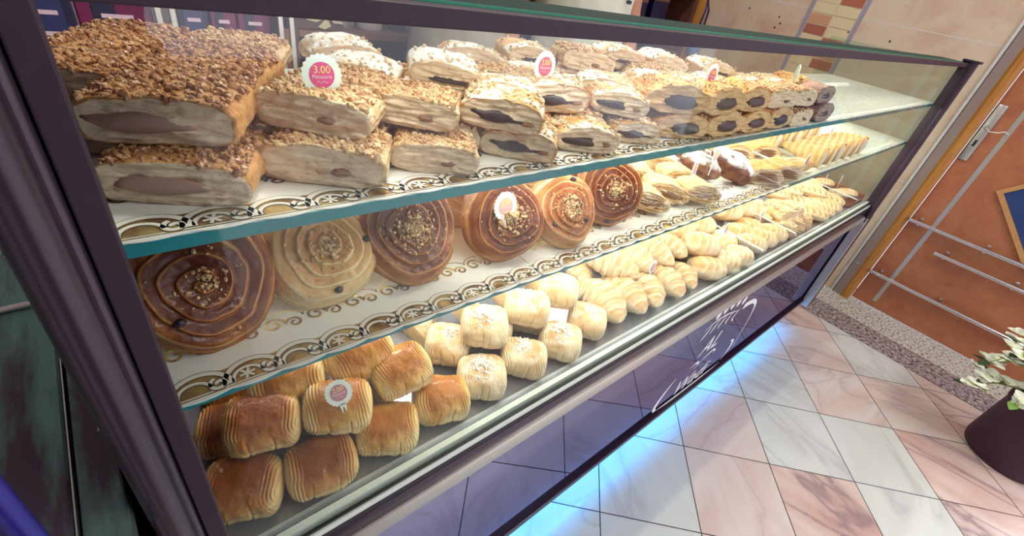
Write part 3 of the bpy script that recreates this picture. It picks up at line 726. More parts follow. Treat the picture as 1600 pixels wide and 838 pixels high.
# ------------------------------------------------------------------ display case
def case():
    c = thing('display_case', 'long glass bakery display case with two shelves and dark mirror front', 'display case', (1.2, .25, 0))
    W = Matrix.Translation((-1.2, -.25, 0))
    def part(name, b, mats, parent=None, smooth=False, label=None):
        for i, p in enumerate(b.v): b.v[i] = (p[0] - 1.2, p[1] - .25, p[2])
        o = b.obj(name, mats, parent or c, smooth)
        if label: o['label'] = label
        return o
    YB = .47
    part('front_glass', MB().box((-.012, -.006, .700), (2.425, 0, 1.276)), [MT['glass']], label='clear front pane')
    part('side_glass', MB().box((2.426, .0, .74), (2.432, YB, 1.272)), [MT['sideglass']], label='green tinted end pane')
    part('side_panel', MB().box((CW - .006, .012, .10), (CW, YB, 1.272)), [MT['plum_metal']])
    # posts
    part('corner_post', MB().box((-.0235, -.010, .12), (-.0095, .012, 1.290), 0, .0012), [MT['plum_metal']], label='flat plum post')
    b = MB(); b.tube([(-.0415, -.009, .10), (-.0415, -.009, 1.295)], .0125, 28); b.tube([(-.0295, -.006, .10), (-.0295, -.006, 1.295)], .0052, 16)
    part('corner_tube', b, [MT['post_chrome']], smooth=True, label='dark polished round tube')
    part('gasket_gap_fill', MB().box((-.036, -.001, .12), (-.0225, .009, 1.285)), [MT['black']])  # black filler added for the shade in the gap between post and tube
    b = MB()
    for k, x in enumerate((2.402, 2.424, 2.446)): b.tube([(x, -.026 + .004 * k, .64), (x, -.026 + .004 * k, 1.290)], .0115, 16)
    b.box((2.396, -.020, .64), (2.458, .012, 1.290), 0, .002); part('corner_post', b, [MT['plum_metal']], smooth=True)
    part('post_cap', MB().box((2.392, -.040, 1.288), (2.460, .012, 1.296), 0, .002), [MT['black']])
    # top beam
    b = MB(); b.box((-.03, -.010, 1.2705), (2.41, .006, 1.2835), 0, .001); part('top_rail', b, [MT['plum_metal']])
    b = MB(); b.box((-.03, .007, 1.2725), (2.43, .082, 1.2850), 0, .001); part('top_glass', b, [MT['topglass']], label='dark green glass top strip')
    part('glass_edge', MB().box((-.03, .0061, 1.2835), (2.41, .0072, 1.2856)), [MT['green_edge']], label='bright green edge line')
    # shelves
    for nm, z, y0, y1, ed in (('upper', Z1, .010, .40, 'teal_edge'), ('middle', Z2, .014, .43, 'teal_edge')):
        b = MB(); b.box((CW, y0 + .0012, z - .010), (2.424, y1, z), 0, .0006); s = part('glass_shelf', b, [MT['shelf_glass']])
        part('shelf_edge', MB().box((CW, y0, z - .0098), (2.424, y0 + .0011, z - .0003)), [MT[ed]], None, False, 'green polished glass edge')
        part('shelf_light', MB().box((.02, y1 - .10, z - .020), (2.38, y1 - .085, z - .0105)), [MT['led_white']], None, False, 'white light strip')
        part('shelf_light', MB().box((.25, .045, z - .0145), (2.38, .051, z - .0105)), [MT['led_white']], None, False, 'white light strip')
    # lower deck, gasket, rails
    part('deck', MB().box((CW, .010, ZD - .016), (2.424, YB, ZD - .002)), [MT['deck_steel']])
    part('deck_lip', MB().box((-.02, .0145, ZD - .002), (2.424, .0165, ZD + .010)), [MT['acrylic']])
    part('frost_strip', MB().box((-.02, .001, .690), (2.424, .0095, .724)), [MT['frost']], label='pale green glass strip')
    part('glass_ledge', MB().box((-.02, .0096, .690), (2.424, .0142, .7165)), [MT['frost']], label='pale glass ledge')
    part('deck_glare_strip', MB().box((-.02, .0166, ZD - .002), (2.424, .0265, ZD + .0012)), [MT['ledge']], label='painted deck glare in front of the pastries')  # added strip carrying the painted LED glare along the deck front
    part('gasket_gap_fill', MB().box((-.02, -.0075, .7155), (2.41, -.0055, .7205)), [MT['black']])
    part('frost_strip', MB().box((-.02, -.010, .704), (2.41, -.0065, .7150)), [MT['frost']], label='pale green glass strip')
    part('gasket_gap_fill', MB().box((-.02, -.011, .694), (2.42, -.004, .7038)), [MT['black']])
    part('front_rail', MB().box((-.02, -.013, .662), (2.43, .02, .6935), 0, .004), [MT['post_chrome']], smooth=True, label='dark polished rail')
    b = MB(); b.box((-.02, -.018, .627), (2.43, .02, .664), 0, .005)
    part('front_rail', b, [MT['silver']], smooth=True, label='brushed silver rail')
    part('base_cabinet', MB().box((CW, .016, .19), (2.44, YB, .69)), [MT['black_panel']])
    fp = part('front_panel', MB().box((-.02, .004, .185), (2.43, .0155, .63)), [MT['mirror']], label='dark mirror glass panel')
    b = MB(); b.box((-.02, -.008, .170), (2.44, .018, .190), 0, .002); b.box((-.02, -.004, .160), (2.44, .018, .1695), 1, .002)
    part('bottom_rail', b, [MT['black_panel'], MT['silver']])
    part('led_strip', MB().box((-.02, .010, .150), (2.43, .024, .1595)), [MT['led_blue']], label='blue light strip')
    part('plinth', MB().box((CW + .02, .10, 0), (2.40, YB - .03, .19)), [MT['black_panel']])
    b = MB(); b.box((2.405, -.034, .155), (2.462, .016, .668), 0, .006); part('end_leg', b, [MT['black_panel']], smooth=True, label='glossy black end leg')
    b = MB(); b.box((2.391, -.034, .16), (2.4045, .0, .66), 0, .002); part('end_strip', b, [MT['silver']])
    # etched shop sign on the mirror panel
    lg = MB(); Y = .0035
    def stroke(pts, w):
        n = len(pts); v = []
        for i in range(n):
            ax, az = pts[max(i - 1, 0)]; bx, bz = pts[min(i + 1, n - 1)]; dx, dz = bx - ax, bz - az; l = math.hypot(dx, dz) or 1
            ww = w(i / (n - 1)) if callable(w) else w; ox, oz = -dz / l * ww / 2, dx / l * ww / 2
            v += [(pts[i][0] + ox, Y, pts[i][1] + oz), (pts[i][0] - ox, Y, pts[i][1] - oz)]
        lg.add(v, [(2 * i, 2 * i + 1, 2 * i + 3, 2 * i + 2) for i in range(n - 1)], 0)
    def bez(p0, p1, p2, p3, n=18):
        return [tuple((1 - t) ** 3 * p0[k] + 3 * (1 - t) ** 2 * t * p1[k] + 3 * (1 - t) * t * t * p2[k] + t ** 3 * p3[k] for k in (0, 1)) for t in [i / n for i in range(n + 1)]]
    thick = lambda m: (lambda t: m * (.12 + math.sin(PI * min(1, t * 1.02)) ** .8))
    stroke(bez((1.145, .345), (1.08, .27), (1.07, .208), (1.13, .204)), thick(.018)); stroke(bez((1.10, .207), (1.22, .193), (1.4, .193), (1.54, .200)), thick(.014))
    stroke(bez((1.42, .525), (1.56, .53), (1.585, .47), (1.597, .26)), lambda t: .024 * max(.08, 1 - t * 1.25) + .003)
    stroke(bez((1.515, .325), (1.57, .32), (1.57, .26), (1.535, .215)), thick(.016))
    for k, (x, z) in enumerate(((1.215, .572), (1.256, .577), (1.298, .577), (1.342, .572), (1.388, .562))):
        v = [(x - .014, z + .016), (x - .007, z + .010), (x, z + .022), (x + .007, z + .010), (x + .014, z + .016), (x + .013, z - .006), (x, z - .018), (x - .013, z - .006)]
        lg.add([(p[0], Y, p[1]) for p in v], [(0, 1, 6, 7), (1, 2, 6), (2, 3, 6), (3, 4, 5, 6)], 0)
        stroke(bez((x - .01 + k * .004, z - .032), (x - .02, z - .06), (x - .03, z - .07), (x - .045 + k * .012, z - .085)), thick(.009))
    stroke(bez((1.16, .53), (1.22, .56), (1.3, .55), (1.40, .518)), thick(.006))
    stroke(bez((1.225, .335), (1.27, .37), (1.30, .33), (1.26, .318)), thick(.010)); stroke(bez((1.28, .32), (1.34, .375), (1.40, .36), (1.385, .325)), thick(.009))
    for i, p in enumerate(lg.v): lg.v[i] = (p[0] - 1.2, p[1] - .25, p[2])
    lo = lg.obj('logo', [MT['etch']], fp); lo['label'] = 'white etched emblem'
    for txt, x, z, s in (('AL', 1.235, .385, .105), ('Wadi', 1.185, .222, .098)):
        o = text(txt, s, MT['etch'], 'lettering', fp, shear=.25); o.location = (x - 1.2, Y - .25, z); o.rotation_euler = (PI / 2, 0, 0)
    return c

def text(t, size, m, name, parent, align='LEFT', shear=0.0, thick=.0003):
    cu = bpy.data.curves.new('txt', 'FONT'); cu.body = t; cu.size = size; cu.align_x = align; cu.shear = shear; cu.extrude = thick; cu.resolution_u = 3
    tmp = bpy.data.objects.new('txt', cu); C.objects.link(tmp); dg = bpy.context.evaluated_depsgraph_get(); dg.update()
    me = bpy.data.meshes.new_from_object(tmp.evaluated_get(dg)); bpy.data.objects.remove(tmp); bpy.data.curves.remove(cu)
    me.materials.clear(); me.materials.append(m)
    return link(name, me, parent)
case()

# ------------------------------------------------------------------ gold printed liners on the shelves
def liner(x0, x1, z, y0, y1, label, group):
    b = MB(); th = .0008; per = .040; n = max(1, round((x1 - x0) / per)); per = (x1 - x0) / n
    front = []
    for i in range(n):
        for k in range(8): t = k / 8; front.append((x0 + per * (i + t), y0 - .003 * math.sin(PI * t)))
    front.append((x1, y0)); poly = front + [(x1, y1), (x0, y1)]
    b.prism(poly, z, z + th, (0, 1, 2), 0)
    zz = z + th + .0002
    def arc(cx, cy, rx, ry, a0, a1, n_=16): return [(cx + rx * math.cos(a0 + (a1 - a0) * t / n_), cy + ry * math.sin(a0 + (a1 - a0) * t / n_)) for t in range(n_ + 1)]
    def spiral(cx, cy, r, a0, turns, n_=22): return [(cx + r * (1 - .8 * t / n_) * math.cos(a0 + turns * 2 * PI * t / n_), cy + r * (1 - .8 * t / n_) * math.sin(a0 + turns * 2 * PI * t / n_)) for t in range(n_ + 1)]
    b.ribbon([(x0, y0 + .002), (x1, y0 + .002)], .0012, zz, 1); b.ribbon([(x0, y0 + .014), (x1, y0 + .014)], .020, zz - .0001, 1)
    for i in range(n):
        cx = x0 + per * (i + .5)
        for (pts, w) in ((arc(cx, y0 + .006, per * .56, .020, PI * 1.02, -.05), .0044), (spiral(cx + per * .34, y0 + .0095, .0072, PI * .6, 1.2), .0034), (arc(cx - per * .1, y0 + .0065, per * .30, .0115, PI * 1.05, .15), .0030)):
            b.ribbon(pts, w + .0018, zz + .0001, 3); b.ribbon(pts, w, zz + .0003, 2)
        if i % 2 == 0:
            for q in range(3): a = PI * q / 3 + .2; b.ribbon([(cx - per * .12 - .0062 * math.cos(a), y0 + .010 - .0062 * math.sin(a)), (cx - per * .12 + .0062 * math.cos(a), y0 + .010 + .0062 * math.sin(a))], .0022, zz + .0005 + q * .00005, 2)
        # inner row of small gilt flourishes
        yy = y0 + .058
        for (pts, w) in ((spiral(cx - per * .22, yy, .010, 0, 1.3), .0030), (spiral(cx + per * .24, yy - .003, .008, PI, -1.3), .0026), (arc(cx, yy + .004, per * .5, .012, PI, 0), .0015)):
            b.ribbon(pts, w, zz + .0001, 1)
    o = b.obj('tray_liner', [MT['paper'], MT['gold'], MT['scroll'], MT['gold_dark']]); tag(o, label, 'liner', group)
LN = [(-.055, .385), (.387, .80), (.802, 1.18)]
for i, (a, bb) in enumerate(LN):
    liner(a, bb, Z1, .0125, .37, ['gold scroll liner under the crumble slices beside the plum corner post, upper shelf', 'gold scroll liner under the sugared slices, middle one on the upper shelf', 'gold scroll liner under the chocolate slices, farthest one on the upper shelf'][i], 'liners on the upper shelf')
    liner(a, bb + (.03 if i == 2 else 0), Z2, .0105, .40, ['gold scroll liner under the big glazed swirls beside the plum corner post', 'gold scroll liner under the smaller swirls and cut rolls, middle shelf', 'gold scroll liner under the sugared domes and folded pastries, middle shelf'][i], 'liners on the middle shelf')

# ------------------------------------------------------------------ price tags
def price_tag(label, loc, price, rot, cardm, stm, rad=.019, stick=.03, group='round price tags'):
    o = thing('price_tag', label, 'price tag', loc, rot, group)
    n = 22; pts = []; m = 6 * n
    for k in range(m):
        a = 2 * PI * k / m; r = rad * (1 + .035 * math.cos(a * n)); pts.append((r * math.cos(a), stick + rad + r * math.sin(a)))
    b = MB(); b.prism(pts, -.0006, .0006, (0, 2, 1), 0); b.prism([(-.0045, stick + .003), (.0045, stick + .003), (.0022, stick - .010), (.0008, 0), (-.0008, 0), (-.0022, stick - .010)], -.0006, .0006, (0, 2, 1), 0)
    b.obj('card', [cardm], o)
    b = MB(); rs = rad * .63; b.prism([(rs * math.cos(2 * PI * k / 40), stick + rad + rs * math.sin(2 * PI * k / 40)) for k in range(40)], -.0010, -.0007, (0, 2, 1), 0)
    b.obj('sticker', [stm], o)
    t = text(price, rad * .50, MT['yellow'], 'lettering', o, 'CENTER', thick=.00012); t.location = (0, -.0012, stick + rad * 1.10); t.rotation_euler = (PI / 2, 0, 0)
    t = text('P\u00e2tisserie', rad * .26, MT['lilac'], 'lettering', o, 'CENTER', thick=.00012); t.location = (0, -.0012, stick + rad * .84); t.rotation_euler = (PI / 2, 0, 0)
    b = MB(); pts = [(rad * (-.28 + .056 * k), -.0011, stick + rad * (.66 + .05 * math.sin(k * 1.3))) for k in range(11)]; b.tube(pts, .00022, 6); b.obj('flourish', [MT['lilac']], o)
    return o

# ------------------------------------------------------------------ upper shelf: stacked puff slices
LOOK = {'fruit': 'crumble puff slice with mauve fruit filling', 'crumble': 'pale crumble puff slice', 'cocoa': 'sugar-dusted puff slice with dark filling', 'sugared': 'white sugared puff slice', 'chocolate': 'orange flaky slice with dark oval filling', 'dark': 'dark baked puff slice'}
VAR = {k: [puff(k, 3 + 5 * i + len(k)) for i in range(n)] for k, n in (('fruit', 2), ('crumble', 3), ('cocoa', 3), ('sugared', 2), ('chocolate', 3), ('dark', 1))}
ZL = Z1 + .0012
FR1 = [(-.012, .069, .064, .030, 'fruit'), (.084, .077, .169, .022, 'crumble'), (.193, .056, .257, .019, 'crumble'), (.300, .071, .364, .016, 'cocoa'), (.399, .052, .471, .016, 'cocoa'), (.505, .054, .575, .022, 'cocoa'),
       (.606, .046, .690, .020, 'chocolate'), (.708, .027, .803, .018, 'chocolate'), (.810, .020, .903, .016, 'chocolate'), (.910, .018, 1.006, .016, 'chocolate'), (1.012, .017, 1.104, .014, 'crumble'), (1.150, .016, 1.240, .015, 'dark')]
FR2 = [(-.014, .102, .073, .057, 'fruit'), (.096, .102, .162, .049, 'crumble'), (.188, .098, .251, .051, 'crumble'), (.275, .078, .339, .022, 'cocoa'), (.378, .108, .466, .070, 'cocoa'), (.484, .084, .545, .038, 'cocoa'),
       (.578, .067, .668, .020, 'chocolate'), (.676, .026, .765, .018, 'chocolate'), (.772, .022, .862, .017, 'chocolate'), (.895, .032, .985, .016, 'crumble'), (1.005, .022, 1.09, .017, 'crumble'), (1.135, .022, 1.215, .020, 'dark')]
cnt = {}
def place_slice(x0, y0, x1, y1, kind, layer, row, idx, rg, dz=0, push=0.0, slide=0.0, tilt=None):
    yaw = math.atan2(y1 - y0, x1 - x0); D = .055; off = D / 2 + push
    cx = (x0 + x1) / 2 - math.sin(yaw) * off + math.cos(yaw) * slide; cy = (y0 + y1) / 2 + math.cos(yaw) * off + math.sin(yaw) * slide
    if cx < -.02: return
    ln = math.hypot(x1 - x0, y1 - y0); sc = max(.9, min(1.08, ln / .084)) if row == 0 else 1.0
    tx, ty = tilt if tilt else (rg.uniform(-2, 2), rg.uniform(-2.5, 2.5))
    lay = 'bottom layer' if layer == 0 else 'top layer'
    rw = ['front row', 'second row', 'third row', 'fourth row', 'fifth row'][row]
    cnt[(row, layer)] = cnt.get((row, layer), 0) + 1
    lab = f'{LOOK[kind]}, {ORD[cnt[(row, layer)] - 1]} from plum post, {rw}, {lay}'
    vs = VAR[kind]
    spawn(vs[rg.randrange(len(vs))], 'puff_pastry_slice', lab, 'pastry', (cx, cy, ZL + (.0312 if cx < .57 else .0362) * layer + dz), (R(tx), R(ty), yaw + R(rg.uniform(-3, 3) if row else 0)), 'puff pastry slices stacked on the upper shelf', sc)
EXTRA = ((.200, .262, .280, .255, 'sugared', 3, -3), (.262, .160, .335, .122, 'sugared', 6, 4), (.339, .214, .417, .181, 'sugared', -4, 3), (.470, .247, .555, .224, 'sugared', 3, 3), (.533, .202, .623, .162, 'crumble', 0, 4), (.655, .220, .740, .190, 'sugared', 3, 2), (.741, .190, .835, .160, 'sugared', 4, 3), (.849, .155, .945, .120, 'sugared', 2, 3))
EXC = [((a + c_) / 2 + .014, (b_ + d_) / 2 + .024) for (a, b_, c_, d_, *_r) in EXTRA]
rg = random.Random(21)
for i, (a, b_, c_, d_, k) in enumerate(FR1): place_slice(a, b_, c_, d_, k, 0, 0, i, rg, tilt=(0, 0))
for i, (a, b_, c_, d_, k) in enumerate(FR2): place_slice(a, b_, c_, d_, k, 1, 0, i, rg, dz=.001)
for row in (1, 2, 3, 4):
    for lay in (0, 1):
        for i, (a, b_, c_, d_, k) in enumerate(FR2 if lay else FR1):
            x = (a + c_) / 2
            if x > 1.0 and row > 1 or x > .85 and row > 2 or x > .70 and row > 3: continue
            if x > .3: k = rg.choice(['sugared', 'sugared', 'cocoa', 'crumble']) if x < .62 or row > 1 else rg.choice(['sugared', 'chocolate', 'cocoa'])
            elif row > 1: k = rg.choice(['crumble', 'crumble', 'fruit' if x < .1 else 'sugared'])
            yaw = math.atan2(d_ - b_, c_ - a); push = row * .0600; cy = (b_ + d_) / 2 + math.cos(yaw) * (push + .028)
            if cy > .285: continue
            ex = x - math.sin(yaw) * (push + .028)
            if lay and any(math.hypot(ex - q[0], cy - q[1]) < .058 for q in EXC): continue
            place_slice(a, b_, c_, d_, k, lay, row, i, rg, dz=.001 * lay + .0008 * row, push=push)
k = 0
for (x0, y0, x1, y1, kd, tx, ty) in EXTRA:
    yaw = math.atan2(y1 - y0, x1 - x0); cx, cy = (x0 + x1) / 2 - math.sin(yaw) * .0275, (y0 + y1) / 2 + math.cos(yaw) * .0275
    spawn(VAR[kd][k % 2], 'puff_pastry_slice', f'{LOOK[kd]} loose on top of the heap, {ORD[k]} from the magenta price tag', 'pastry', (cx, cy, ZL + (.033 if k == 0 else .045 if cx < .57 else .054)), (R(tx), R(ty), yaw), 'puff pastry slices stacked on the upper shelf', .97); k += 1
for row, (x, y) in enumerate(((-.003, .172), (.022, .226), (.046, .280)), 1):
    for lay in (0, 1):
        ux, uy = .88 * .045, -.47 * .045; dx, dy = .47 * .0275, .88 * .0275
        place_slice(x - ux - dx, y - uy - dy, x + ux - dx, y + uy - dy, 'fruit', lay, row, 0, rg, dz=.001 * lay + .0008 * row)
price_tag('round price tag with magenta centre standing in the pale crumble slices', (.146, .092, 1.174), '3.00', (R(-6), 0, R(-4)), MT['tagcard_mint'], MT['pink'], .0160, .022)
price_tag('round price tag with red centre standing in the sugar-dusted slices', (.422, .115, 1.182), '3.00', (R(-5), 0, 0), MT['tagcard'], MT['red'], .0172, .017)
price_tag('round price tag with red centre standing in the chocolate slices', (.715, .056, 1.190), '3.00', (R(-4), R(6), 0), MT['tagcard'], MT['red'], .0165, .016)
price_tag('thin edge-on price tag standing behind the farthest slices of the upper shelf', (1.110, .075, 1.184), '3.00', (R(-4), R(10), R(30)), MT['tagcard'], MT['peach'], .017, .020)

# ------------------------------------------------------------------ middle shelf
ZM = Z2 + .0014
SW = [  # x, y(front edge), yaw, tilt, R, material, nuts, raisins, label
    (.032, .058, 5, 58, .061, 'bun_dark', 16, 2, 'large dark glazed swirl bun beside the plum corner post, front row'),
    (.140, .066, 2, 46, .056, 'bun_pale', 30, 3, 'pale glossy swirl bun, second in the front row'),
    (.234, .062, -6, 52, .060, 'bun_dark', 70, 1, 'dark red glazed swirl bun with chopped nuts, third in the front row'),
    (.362, .052, -14, 56, .056, 'bun_dark', 90, 0, 'nut-topped swirl bun with a round price tag stuck in it'),
    (.464, .040, -16, 52, .052, 'bun_mid', 60, 3, 'swirl bun with raisins along its lower edge, fifth in the front row'),
    (.580, .060, -30, 62, .056, 'bun_dark', 40, 2, 'amber glazed swirl bun facing sideways, farthest in the front row'),
    (.045, .150, 5, 46, .058, 'bun_mid', 10, 3, 'shaded swirl bun behind the large dark glazed one'),
    (.145, .158, -4, 44, .056, 'bun_pale', 60, 0, 'cream swirl bun with nuts behind the pale glossy one'),
    (.255, .160, -8, 46, .055, 'bun_pale', 10, 1, 'pale swirl bun behind the dark red glazed one'),
    (.365, .150, -10, 48, .055, 'bun_pale', 70, 0, 'golden nut swirl bun directly behind the tagged one'),
    (.475, .148, -12, 50, .054, 'bun_pale', 20, 1, 'pale swirl bun behind the raisin-edged one'),
    (.590, .160, -16, 50, .054, 'bun_mid', 20, 2, 'swirl bun behind the sideways amber one'),
]
for i, (x, y, yaw, tl, rr, m, nu, ra, lab) in enumerate(SW):
    T = .038; P = swirl(31 + i * 3, m, rr, T, 5.0 + (i % 3) * .4, nu, ra)
    th = R(tl); Mx = Matrix.Rotation(R(yaw), 4, 'Z') @ Matrix.Rotation(th, 4, 'X')
    # rest the lowest rim point of the tilted bun on the shelf
    low = min((Mx @ Vector((rr * .97 * math.cos(a), rr * .97 * math.sin(a), z))).z for a in [2 * PI * k / 40 for k in range(40)] for z in (0, T * .3))
    front = (Mx @ Vector((0, -rr, 0)))
    spawn(P, 'swirl_bun', lab, 'pastry', (x - front.x, y - front.y + T * math.sin(th) * .35, ZM - low - .001), Mx.to_euler(), 'glazed swirl buns on the middle shelf')
tg = price_tag('round price tag with faded centre stuck in the nut-topped swirl bun', (.352, .058, 1.026), '2.50', (R(-14), R(0), R(0)), MT['paper'], MT['peach'], .0178, .022)

FRO = {k: [filledroll(5 + 7 * i + len(k), k) for i in range(2)] for k in ('fill_brown', 'fill_mauve')}
for (x, y, yaw, tx, ty, k, lab) in (
    (.690, .080, -30, 0, 12, 'fill_brown', 'cut oval roll lying lowest beside the sideways swirl bun'),
    (.765, .150, -30, 4, 14, 'fill_mauve', 'cut oval roll leaning behind the lowest one, upper pile'),
    (.880, .180, -28, 0, 10, 'fill_brown', 'pale cut oval roll with nut filling, farthest back of the oval rolls'),
    (.765, .088, -34, 0, 12, 'fill_brown', 'flat oval roll tucked behind the lowest cut one'),
    (.835, .058, -22, 0, 8, 'fill_mauve', 'cut oval roll under the small tilted price tag'),
    (.860, .118, -25, 0, 8, 'fill_brown', 'oval roll behind the small tilted price tag')):
    spawn(FRO[k][int(x * 100) % 2], 'filled_roll', lab, 'pastry', (x, y, ZM + .009), (R(tx), R(ty), R(yaw)), 'cut oval rolls on the middle shelf', .92)
DM = [dome(i * 4 + 1) for i in range(2)]
for (x, y, z, yaw, tx, ty, s, lab) in ((.965, .135, .010, -40, 18, 14, 1.0, 'chocolate pastry half white with icing sugar, closest of the sugared ones'), (1.045, .105, .013, -60, 24, 20, 1.12, 'tall sugared chocolate pastry with a brown glossy side'), (1.045, .205, .006, -30, 10, 8, 1.0, 'sugared pastry standing behind the two chocolate ones')):
    spawn(DM[int(x * 10) % 2], 'sugared_pastry', lab, 'pastry', (x, y, ZM + z), (R(tx), R(ty), R(yaw)), 'icing-sugared chocolate pastries', s)
DN = [danish(2), danish(7)]
for (x, y, z, yaw, lab) in ((1.130, .062, 0, -28, 'folded layered pastry at the shelf front beside the tall sugared one'), (1.215, .175, 0, -30, 'golden folded pastry behind the front one, beside the sugared pile'), (1.330, .150, 0, -24, 'brown folded pastry next to the cream horns'), (1.225, .052, 0, -20, 'folded pastry with a dark spot beside the clear divider'), (1.255, .245, .0, -20, 'folded pastry at the back near the cream horns')):
    spawn(DN[int(x * 100) % 2], 'folded_pastry', lab, 'pastry', (x, y, ZM + z), (0, 0, R(yaw)), 'folded layered pastries')
spawn(bap(3), 'oblong_roll', 'smooth brown oblong roll lying at the shelf front behind the divider', 'pastry', (1.345, .055, ZM), (0, 0, R(-14)), None, .95)
HN = [horn(1), horn(5)]
hl = 0
for row, (y, xs) in enumerate(((.090, (1.47, 1.545, 1.62, 1.695, 1.77, 1.845)), (.215, (1.46, 1.54, 1.62, 1.70, 1.78)))):
    for i, x in enumerate(xs):
        spawn(HN[i % 2], 'cream_horn', f'cream horn, {ORD[i]} from the folded pastries, {"front" if row == 0 else "back"} row of the horns', 'pastry', (x, y, ZM), (0, 0, R(-84 + 5 * math.sin(i * 2.2))), 'cream horns on the middle shelf', 1.08)
price_tag('small tilted price tag above the cut oval roll at the shelf front', (.838, .075, 1.010), '2.50', (R(-8), R(12), R(12)), MT['paper'], MT['rose'], .0175, .018)
price_tag('price tag standing between the sugared chocolate pastries', (.940, .092, 1.012), '2.50', (R(-5), R(8), R(8)), MT['tagcard'], MT['peach'], .0175, .026)
price_tag('price tag on the clear divider beside the oblong roll', (1.318, .028, .988), '2.50', (R(-4), R(8), R(6)), MT['paper'], MT['rose'], .0180, .020)
price_tag('price tag standing in the front row of cream horns', (1.640, .090, 1.028), '2.50', (R(-4), R(8), R(6)), MT['tagcard'], MT['rose'], .0165, .014)
def divider(x, y0, y1, z, h, label):
    b = MB(); b.box((x - .0015, y0, z), (x + .0015, y1, z + h), 0); b.box((x - .0025, y0, z + h), (x + .0025, y1, z + h + .003), 1)
    tag(b.obj('acrylic_divider', [MT['acrylic'], MT['tagcard']]), label, 'divider', 'clear acrylic dividers')
divider(1.268, .016, .30, Z2 + .0002, .022, 'clear acrylic divider between the folded pastries and the oblong roll')

# ------------------------------------------------------------------ lower deck
PN = {'dark': [pain(3, 'pain_dark'), pain(14, 'pain_dark')], 'mid': [pain(5), pain(9), pain(12)], 'pale': [pain(22, 'pain_pale', .072, .068, .052, False, 420), pain(27, 'pain_pale', .070, .070, .052, False, 420), pain(31, 'pain_pale', .074, .066, .052, False, 420)]}
ZU = ZD + .051
for (k, v, x, y, z, yaw, tx, ty, lab) in (
    ('dark', 0, .018, .078, ZD, -24, 0, 0, 'dark pain au chocolat at the front, tight beside the plum corner post'),
    ('dark', 1, .103, .058, ZD, -10, 0, 0, 'browned pain au chocolat, front row, below the tagged one'),
    ('mid', 0, .198, .062, ZD, -26, 0, 0, 'golden pain au chocolat, third in the front row'),
    ('mid', 1, .290, .066, ZD, -20, 0, 0, 'golden pain au chocolat with two slits, fourth in the front row'),
    ('dark', 1, .030, .170, ZD, -20, 0, 0, 'shaded pain au chocolat behind the dark front one'),
    ('mid', 2, .118, .150, ZD, -22, 0, 0, 'pain au chocolat underneath the tagged one'),
    ('mid', 0, .208, .155, ZD, -18, 0, 0, 'pain au chocolat underneath the tilted middle one'),
    ('dark', 0, .045, .262, ZD, -12, 0, 0, 'shaded pain au chocolat at the back by the post, under the shelf edge'),
    ('mid', 1, .140, .240, ZD, -16, 0, 0, 'pain au chocolat at the back, under the liner edge'),
    ('mid', 2, .240, .240, ZD, -18, 0, 0, 'pain au chocolat at the back beneath the two-ended one'),
    ('dark', 0, .058, .122, ZU, -18, 4, 0, 'glossy orange pain au chocolat on top of the pile beside the post'),
    ('mid', 2, .142, .098, ZU, -22, 4, 3, 'pain au chocolat with a round price tag stuck on it'),
    ('mid', 0, .246, .110, ZU, -2, 2, -8, 'tilted pain au chocolat on top of the pile, beside the tagged one'),
    ('mid', 1, .100, .166, ZU + .0052, -14, 2, 2, 'pain au chocolat on top, behind the tagged one'),
    ('mid', 2, .203, .158, ZU + .0052, -8, 6, 0, 'pain au chocolat on top, showing its chocolate end, below the liner'),
    ('pale', 0, .372, .070, ZD, -30, 0, 0, 'sugar-topped almond roll, front row, nearest the chocolate ones'),
    ('pale', 1, .364, .160, ZD, -40, 0, 0, 'almond roll behind the nearest front one, half covered'),
    ('pale', 2, .462, .066, ZD, -42, 0, 0, 'almond roll, second in the front row'),
    ('pale', 0, .554, .064, ZD, -46, 0, 0, 'almond roll, third in the front row'),
    ('pale', 1, .646, .078, ZD, -50, 0, 0, 'almond roll at the front, touching the croissants'),
    ('pale', 2, .455, .155, ZD, -38, 0, 0, 'almond roll beneath the topmost one'),
    ('pale', 1, .548, .150, ZD, -44, 0, 0, 'almond roll beneath the second top one'),
    ('pale', 0, .412, .128, ZU, -34, 4, 0, 'topmost almond roll of the pile, closest to the chocolate ones'),
    ('pale', 2, .512, .128, ZU, -38, 4, 0, 'almond roll on top of the pile, in its middle'),
    ('pale', 1, .605, .138, ZU, -42, 2, 0, 'almond roll on top of the pile, next to the croissants')):
    P = PN[k][v]
    spawn(P, 'almond_roll' if k == 'pale' else 'pain_au_chocolat', lab, 'pastry', (x, y, z), (R(tx), R(ty), R(yaw)), 'almond rolls on the lower deck' if k == 'pale' else 'pains au chocolat on the lower deck', 1.14 if k == 'pale' else (1.12 if z > ZU + .005 else 1.03))
t = price_tag('round price tag lying flat on a pain au chocolat', (.140, .070, ZU + .0545), '2.00', (R(-52), R(-6), R(-6)), MT['tagcard'], MT['rose'], .0165, .002)
TR = [triangle(1), triangle(6)]
for (x, y, z, yaw, ty, lab) in ((.350, .245, ZD, -20, 0, 'triangular turnover at the back, nearest the chocolate pastries'), (.424, .214, ZD + .046, -16, 6, 'triangular turnover pointing forward, second along the back'), (.520, .212, ZD + .046, -22, 4, 'triangular turnover, third along the back'), (.612, .218, ZD + .042, -26, 0, 'triangular turnover, last one before the croissants')):
    spawn(TR[int(x * 100) % 2], 'triangle_turnover', lab, 'pastry', (x, y, z), (R(16), R(ty), R(yaw)), 'triangular turnovers at the back', 1.12)
CR = [croissant(3), croissant(8, .120, .029, .6), croissant(13, .122, .029, 1.2)]
ci = 0
